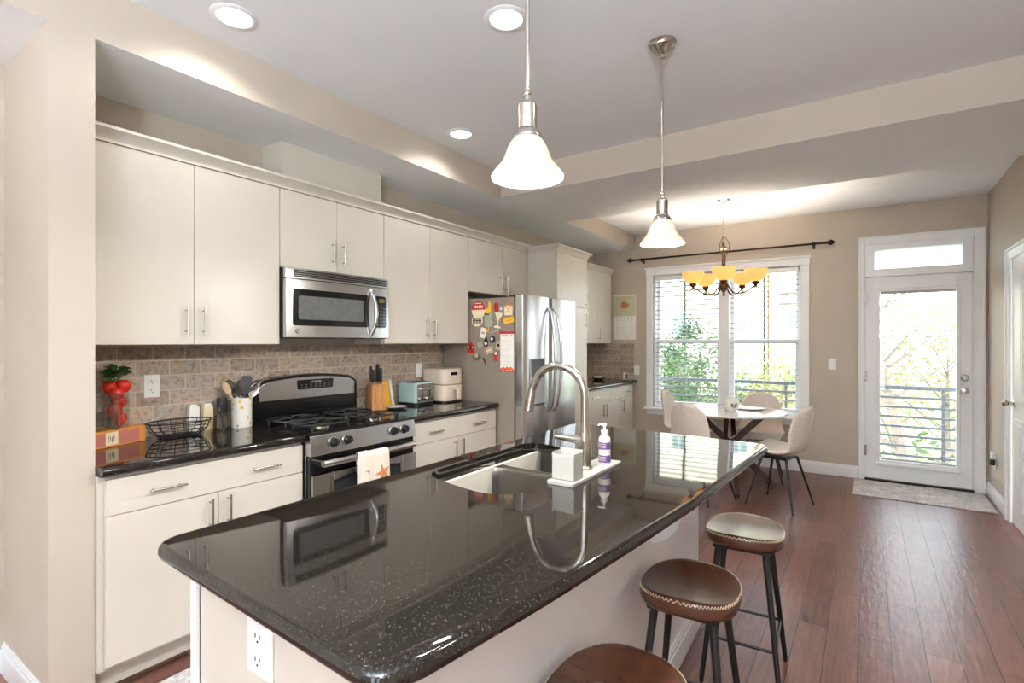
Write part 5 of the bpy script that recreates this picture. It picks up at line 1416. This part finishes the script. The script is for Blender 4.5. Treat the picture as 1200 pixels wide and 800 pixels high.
# chandelier
hx, hy, hz = -1.127, 5.279, ZD
r = thing('chandelier', 'five-arm bronze chandelier with amber glass shades over the dining table', 'chandelier', (hx, hy, hz))
b = MB(); b.lathe([(0, 0), (.062, 0), (.062, -.006), (.050, -.016), (.020, -.026), (.012, -.036), (0, -.036)], (hx, hy, hz), 28); b.build('canopy', nickel_m, r)
b = MB(); z = hz - .034; k = 0
while z > 2.335:
    P = []
    for j in range(14):
        a = 2 * PI * j / 14; u_, v_ = .008 * math.cos(a), .017 * math.sin(a)
        P.append((hx + (u_ if k % 2 else 0), hy + (0 if k % 2 else u_), z - .014 + v_))
    b.tube(P, .0022, 6, True); z -= .0265; k += 1
b.tube([(hx + .004, hy + .003, hz - .03), (hx - .004, hy, 2.5), (hx + .004, hy, 2.33)], .0018, 6)
b.build('chain', nickel_m, r)
b = MB(); b.lathe([(0, 2.345), (.012, 2.340), (.010, 2.315), (.030, 2.300), (.034, 2.290), (.014, 2.276), (.013, 2.200), (.018, 2.195), (.018, 2.100), (.024, 2.090), (.026, 1.96), (.034, 1.935), (.038, 1.915), (.026, 1.890), (.012, 1.872), (.010, 1.858), (.014, 1.848), (.008, 1.836), (0, 1.830)], (hx, hy, 0), 26); b.build('column', antique_m, r)
b = MB()
for k in range(3):
    a = k * 2 * PI / 3; P = []
    for t_ in [j / 16 for j in range(17)]:
        rr = .012 + .040 * math.sin(PI * t_) ; zz = 2.20 + .20 * t_
        P.append((hx + rr * math.cos(a), hy + rr * math.sin(a), zz))
    b.tube(P, .0035, 8)
b.build('scroll_cage', antique_m, r)
base_a = math.atan2(-hy, -hx)
for k in range(5):
    a = base_a + k * 2 * PI / 5; ca, sa = math.cos(a), math.sin(a)
    def at_(rr, z): return (hx + rr * ca, hy + rr * sa, z)
    b = MB()
    P = [at_(q, z) for q, z in ((.024, 1.960), (.050, 1.915), (.085, 1.868), (.130, 1.848), (.180, 1.858), (.225, 1.880), (.262, 1.905), (.288, 1.918))]
    b.tube(P, [.0075] * 3 + [.0068] * 5, 10)
    S_ = []
    for j in range(20):
        t_ = j / 19; aa = PI * .5 - t_ * 2.6 * PI; q = .030 * (1 - t_ * .75)
        S_.append(at_(.292 + .006 - q * math.cos(aa) * .9, 1.888 + q * math.sin(aa)))
    b.tube(S_, .0045, 8)
    arm = b.build('arm', antique_m, r)
    b = MB(); b.lathe([(0, 1.905), (.010, 1.905), (.012, 1.918), (.030, 1.935), (.034, 1.950), (.028, 1.956), (0, 1.956)], at_(.288, 0), 22); b.build('cup', antique_m, arm)
    pr = [(.026, 1.955), (.050, 1.963), (.074, 1.982), (.090, 2.008), (.098, 2.038), (.101, 2.066)]
    b = MB(); b.lathe(pr + [(q - .004, z + .002) for q, z in pr][::-1], at_(.288, 0), 32); b.build('shade', amber_m, r)
    b = MB(); b.lathe([(0, 1.956), (.012, 1.956), (.016, 1.966), (.016, 1.976), (.009, 1.984), (0, 1.986)], at_(.288, 0), 16); b.build('bulb', bulb_m, r)
    lamp('chandelier_light', 'POINT', at_(.288, 2.004), CHAND, (1, .88, .72), shadow_soft_size=.02)

# ------------------------------------------------------------------ outside
deck_m = flat('balcony_concrete', (150, 148, 144), .85)
b = MB(); b.box(-4.2, 2.4, YF + .17, 7.95, -.20, -.06); struct(b.build('floor_balcony', deck_m))
b = MB(); b.box(-60, 60, 8.5, 90, -3.2, -3.0); struct(b.build('ground', vary('lawn', (120, 140, 86), .95, amt=.15, scale=.8)))
rail_m = flat('railing_grey', (74, 80, 86), .45)
r = thing('balcony_railing', 'dark grey horizontal-bar railing of the balcony outside window and door', 'railing', (-.9, 7.8, -.06))
b = MB(); b.box(-3.4, 2.2, 7.775, 7.825, .825, .870, .004, 1); b.build('top_rail', rail_m, r)
for z in (.73, .615, .50, .385, .27, .155, .04):
    b = MB(); b.box(-3.4, 2.2, 7.79, 7.81, z - .013, z + .013, .002, 1); b.build('bar', rail_m, r)
for x in (-3.38, -2.62, -.88, .74, 2.18):
    b = MB(); b.box(x - .016, x + .016, 7.782, 7.818, -.06, .83, .003, 1); b.build('post', rail_m, r)

stucco_m = vary('cream_stucco', (250, 238, 218), .9, amt=.02, scale=3)
peach_m = vary('peach_stucco', (250, 228, 204), .9, amt=.02, scale=3)
wing_m = flat('window_glass_green', (122, 150, 148), .15)
BY = 40.0; KS = 40.0 / 26.0
def bwin(r, x0, x1, z0, z1, y=BY):
    b = MB(); frame_boxes(b, x0, x1, z0, z1, .07, y - .08, y + .04, .01); b.box((x0 + x1) / 2 - .035, (x0 + x1) / 2 + .035, y - .08, y + .04, z0, z1); f_ = b.build('window', trim_m, r)
    b = MB(); b.box(x0 + .05, x1 - .05, y - .05, y + .02, z0 + .05, z1 - .05); b.build('pane', wing_m, f_)
def zz_(z): return 1.4 + (z - 1.4) * KS
r = thing('neighbour_building', 'cream stucco building across the yard behind the window blinds', 'building', (-14, 44, -3))
b = MB(); b.box(-30, -5.77, BY, BY + 9, -3, 11.5, .02, 1); b.build('wall', stucco_m, r)
b = MB(); b.box(-30.4, -5.70, BY - .4, BY + 9.4, 11.5, 11.8, .02, 1); b.prism([(BY - .4, 11.8), (BY + 9.4, 11.8), (BY + 4.5, 14)], -30.4, -5.70, YZ); b.build('roof', flat('roof_brown', (140, 112, 96), .8), r)
for x0 in (-25.0, -18.7, -12.3, -8.02):
    for z0 in (-1.8, 2.17, 7.1): bwin(r, x0, x0 + 1.14, z0, z0 + 1.31)
for x in (-11.3, -5.85):
    b = MB(); b.cyl((x, BY - .08, -3), (x, BY - .08, 11.4), .075, seg=10); b.build('downspout', bronze_m, r)
r = thing('peach_building', 'peach stucco building beside the cream one across the yard', 'building', (-3.6, 45, -3))
b = MB(); b.box(-5.66, -1.7, BY + .6, BY + 9, -3, 12, .02, 1); b.build('wall', peach_m, r)
b = MB(); b.box(-5.66, -1.4, BY + .2, BY + 9.4, 12.0, 12.3, .02, 1); b.build('roof', flat('roof_brown_dark', (128, 104, 90), .8), r)
for z0 in (-1.8, 2.26, 7.3): bwin(r, -4.57, -3.2, z0, z0 + 1.31, BY + .6)
for k in range(2):
    b = MB(); b.box(-5.0, -1.9, BY + .42, BY + .62, 3.95 + k * .7, 4.08 + k * .7, .02, 1); b.build('ledge', rail_m, r)
# trees
bark_m = flat('grey_bark', (112, 100, 90), .9)
leafg_m = trans_mat('fresh_green_leaves', (62, 88, 44), .3)
leafy_m = trans_mat('yellow_green_leaves', (120, 124, 62), .3)
leafd_m = trans_mat('blue_green_leaves', (54, 82, 64), .3)
def tree(label, x, y, h, rad, n, mat_, seed, zc=None, bare=False, lean=0.0, lw=.16):
    rng = random.Random(seed); z0 = -3.0
    r = thing('leafy_tree' if not bare else 'sparse_tree', label, 'tree', (x, y, z0), group='trees in the yard')
    b = MB(); tops = []
    top = Vector((x + lean, y, z0 + h * .8))
    b.tube([(x, y, z0), (x + lean * .3, y, z0 + h * .35), (x + lean * .7, y, z0 + h * .6), top], [.10 * h / 6, .075 * h / 6, .05 * h / 6, .02], 8)
    for k in range(16):
        t_ = rng.uniform(.28, .95); p = Vector((x, y, z0)).lerp(top, t_); a = rng.uniform(0, 2 * PI); L = rad * rng.uniform(.6, 1.15) * (1.15 - t_ * .5)
        q = p + Vector((math.cos(a) * L * .5, math.sin(a) * L * .5, L * .42)); e2 = p + Vector((math.cos(a) * L, math.sin(a) * L, L * .85))
        b.tube([p, q, e2], [.030 * h / 6, .018 * h / 6, .008], 6); tops += [q, e2, (q + e2) / 2]
        for j in range(3):
            f_ = q.lerp(e2, rng.random()); g_ = f_ + Vector((rng.uniform(-1, 1), rng.uniform(-1, 1), rng.uniform(.1, 1))) * L * .35
            b.tube([f_, g_], [.010, .004], 5); tops.append(g_)
    b.build('trunk', bark_m, r)
    me = bmesh.new()
    for k in range(n):
        c_ = rng.choice(tops) + Vector((rng.gauss(0, 1), rng.gauss(0, 1), rng.gauss(0, 1))) * rad * .20
        d = Vector((rng.uniform(-1, 1), rng.uniform(-1, 1), rng.uniform(-.6, .6))).normalized(); s_ = d.orthogonal().normalized(); L = lw * rng.uniform(.6, 1.2)
        vs = [me.verts.new(c_ + d * L * .5), me.verts.new(c_ + s_ * L * .28), me.verts.new(c_ - d * L * .5), me.verts.new(c_ - s_ * L * .28)]
        me.faces.new(vs)
    b = MB(); b._add(me); b.build('foliage', mat_, r, sharp=180)
tree('dense green tree outside the left half of the dining window', -4.9, 15.5, 4.3, 1.6, 2600, leafg_m, 1)
tree('tall blue-green tree against the cream building', -6.2, 21.0, 5.9, 1.1, 2600, leafd_m, 2)
tree('yellow-green tree outside the right half of the dining window', -2.25, 16.5, 3.9, 1.7, 2600, leafy_m, 3)
tree('small green tree between the two halves of the dining window', -3.3, 13.9, 3.3, .9, 1300, leafg_m, 4)
tree('sparse leaning tree right outside the patio door', .75, 10.6, 6.4, 1.5, 260, leafy_m, 5, lean=-.7, bare=True, lw=.09)
tree('sparse upright tree at the left of the patio door view', .05, 11.8, 5.6, 1.3, 320, leafy_m, 6, lean=-.2, bare=True, lw=.09)
tree('yellow-green tree behind the sparse ones beyond the patio door', 2.0, 20.0, 5.0, 2.2, 1700, leafy_m, 8)
tree('pale green tree far left beyond the dining window', -9.9, 22.0, 4.6, 1.8, 2000, leafg_m, 9)
# hedge along the yard: nobody could count its leaves
hb = bmesh.new(); rng = random.Random(11)
for k in range(5200):
    x = rng.uniform(-11, 4.5); y = rng.uniform(12.6, 13.8); z = -3 + abs(rng.gauss(0, .5)) * (1 + .3 * math.sin(x * 1.7)) + rng.uniform(0, 1.5)
    c_ = Vector((x, y, z)); d = Vector((rng.uniform(-1, 1), rng.uniform(-1, 1), rng.uniform(-.6, .6))).normalized(); s_ = d.orthogonal().normalized(); L = .2 * rng.uniform(.6, 1.2)
    hb.faces.new([hb.verts.new(c_ + d * L * .5), hb.verts.new(c_ + s_ * L * .3), hb.verts.new(c_ - d * L * .5), hb.verts.new(c_ - s_ * L * .3)])
b = MB(); b._add(hb); o = b.build('hedge_foliage', leafg_m, org=(-3, 13, -3)); tag(o, 'green hedge below the balcony railing', 'hedge'); o['kind'] = 'stuff'
# parked car
cx, cy = -7.6, 30.5
r = thing('parked_car', 'blue car parked below, seen between the railing bars', 'car', (cx, cy, -3))
blue_m = flat('car_blue', (66, 128, 176), .25)
b = MB(); P = [(-2.2, .35), (2.2, .35), (2.25, .75), (2.1, .92), (1.2, 1.0), (.75, 1.42), (-.9, 1.45), (-1.55, 1.02), (-2.15, .95), (-2.25, .7)]
b.prism(P, -.85, .85, T(cx, cy, -3) @ RX(PI / 2), .05); b.build('body', blue_m, r)
b = MB(); b.prism([(-1.35, 1.02), (1.0, 1.02), (.68, 1.36), (-.85, 1.38)], -.87, .87, T(cx, cy, -3) @ RX(PI / 2)); b.build('side_glass', smoke_m, r)
for sx in (-1.4, 1.4):
    for sy in (-1, 1):
        b = MB(); b.lathe([(.0, -.1), (.30, -.1), (.33, -.06), (.33, .06), (.30, .1), (0, .1)], M=T(cx + sx, cy + sy * .78, -2.67) @ RX(PI / 2), seg=24); b.build('wheel', blackp_m, r)
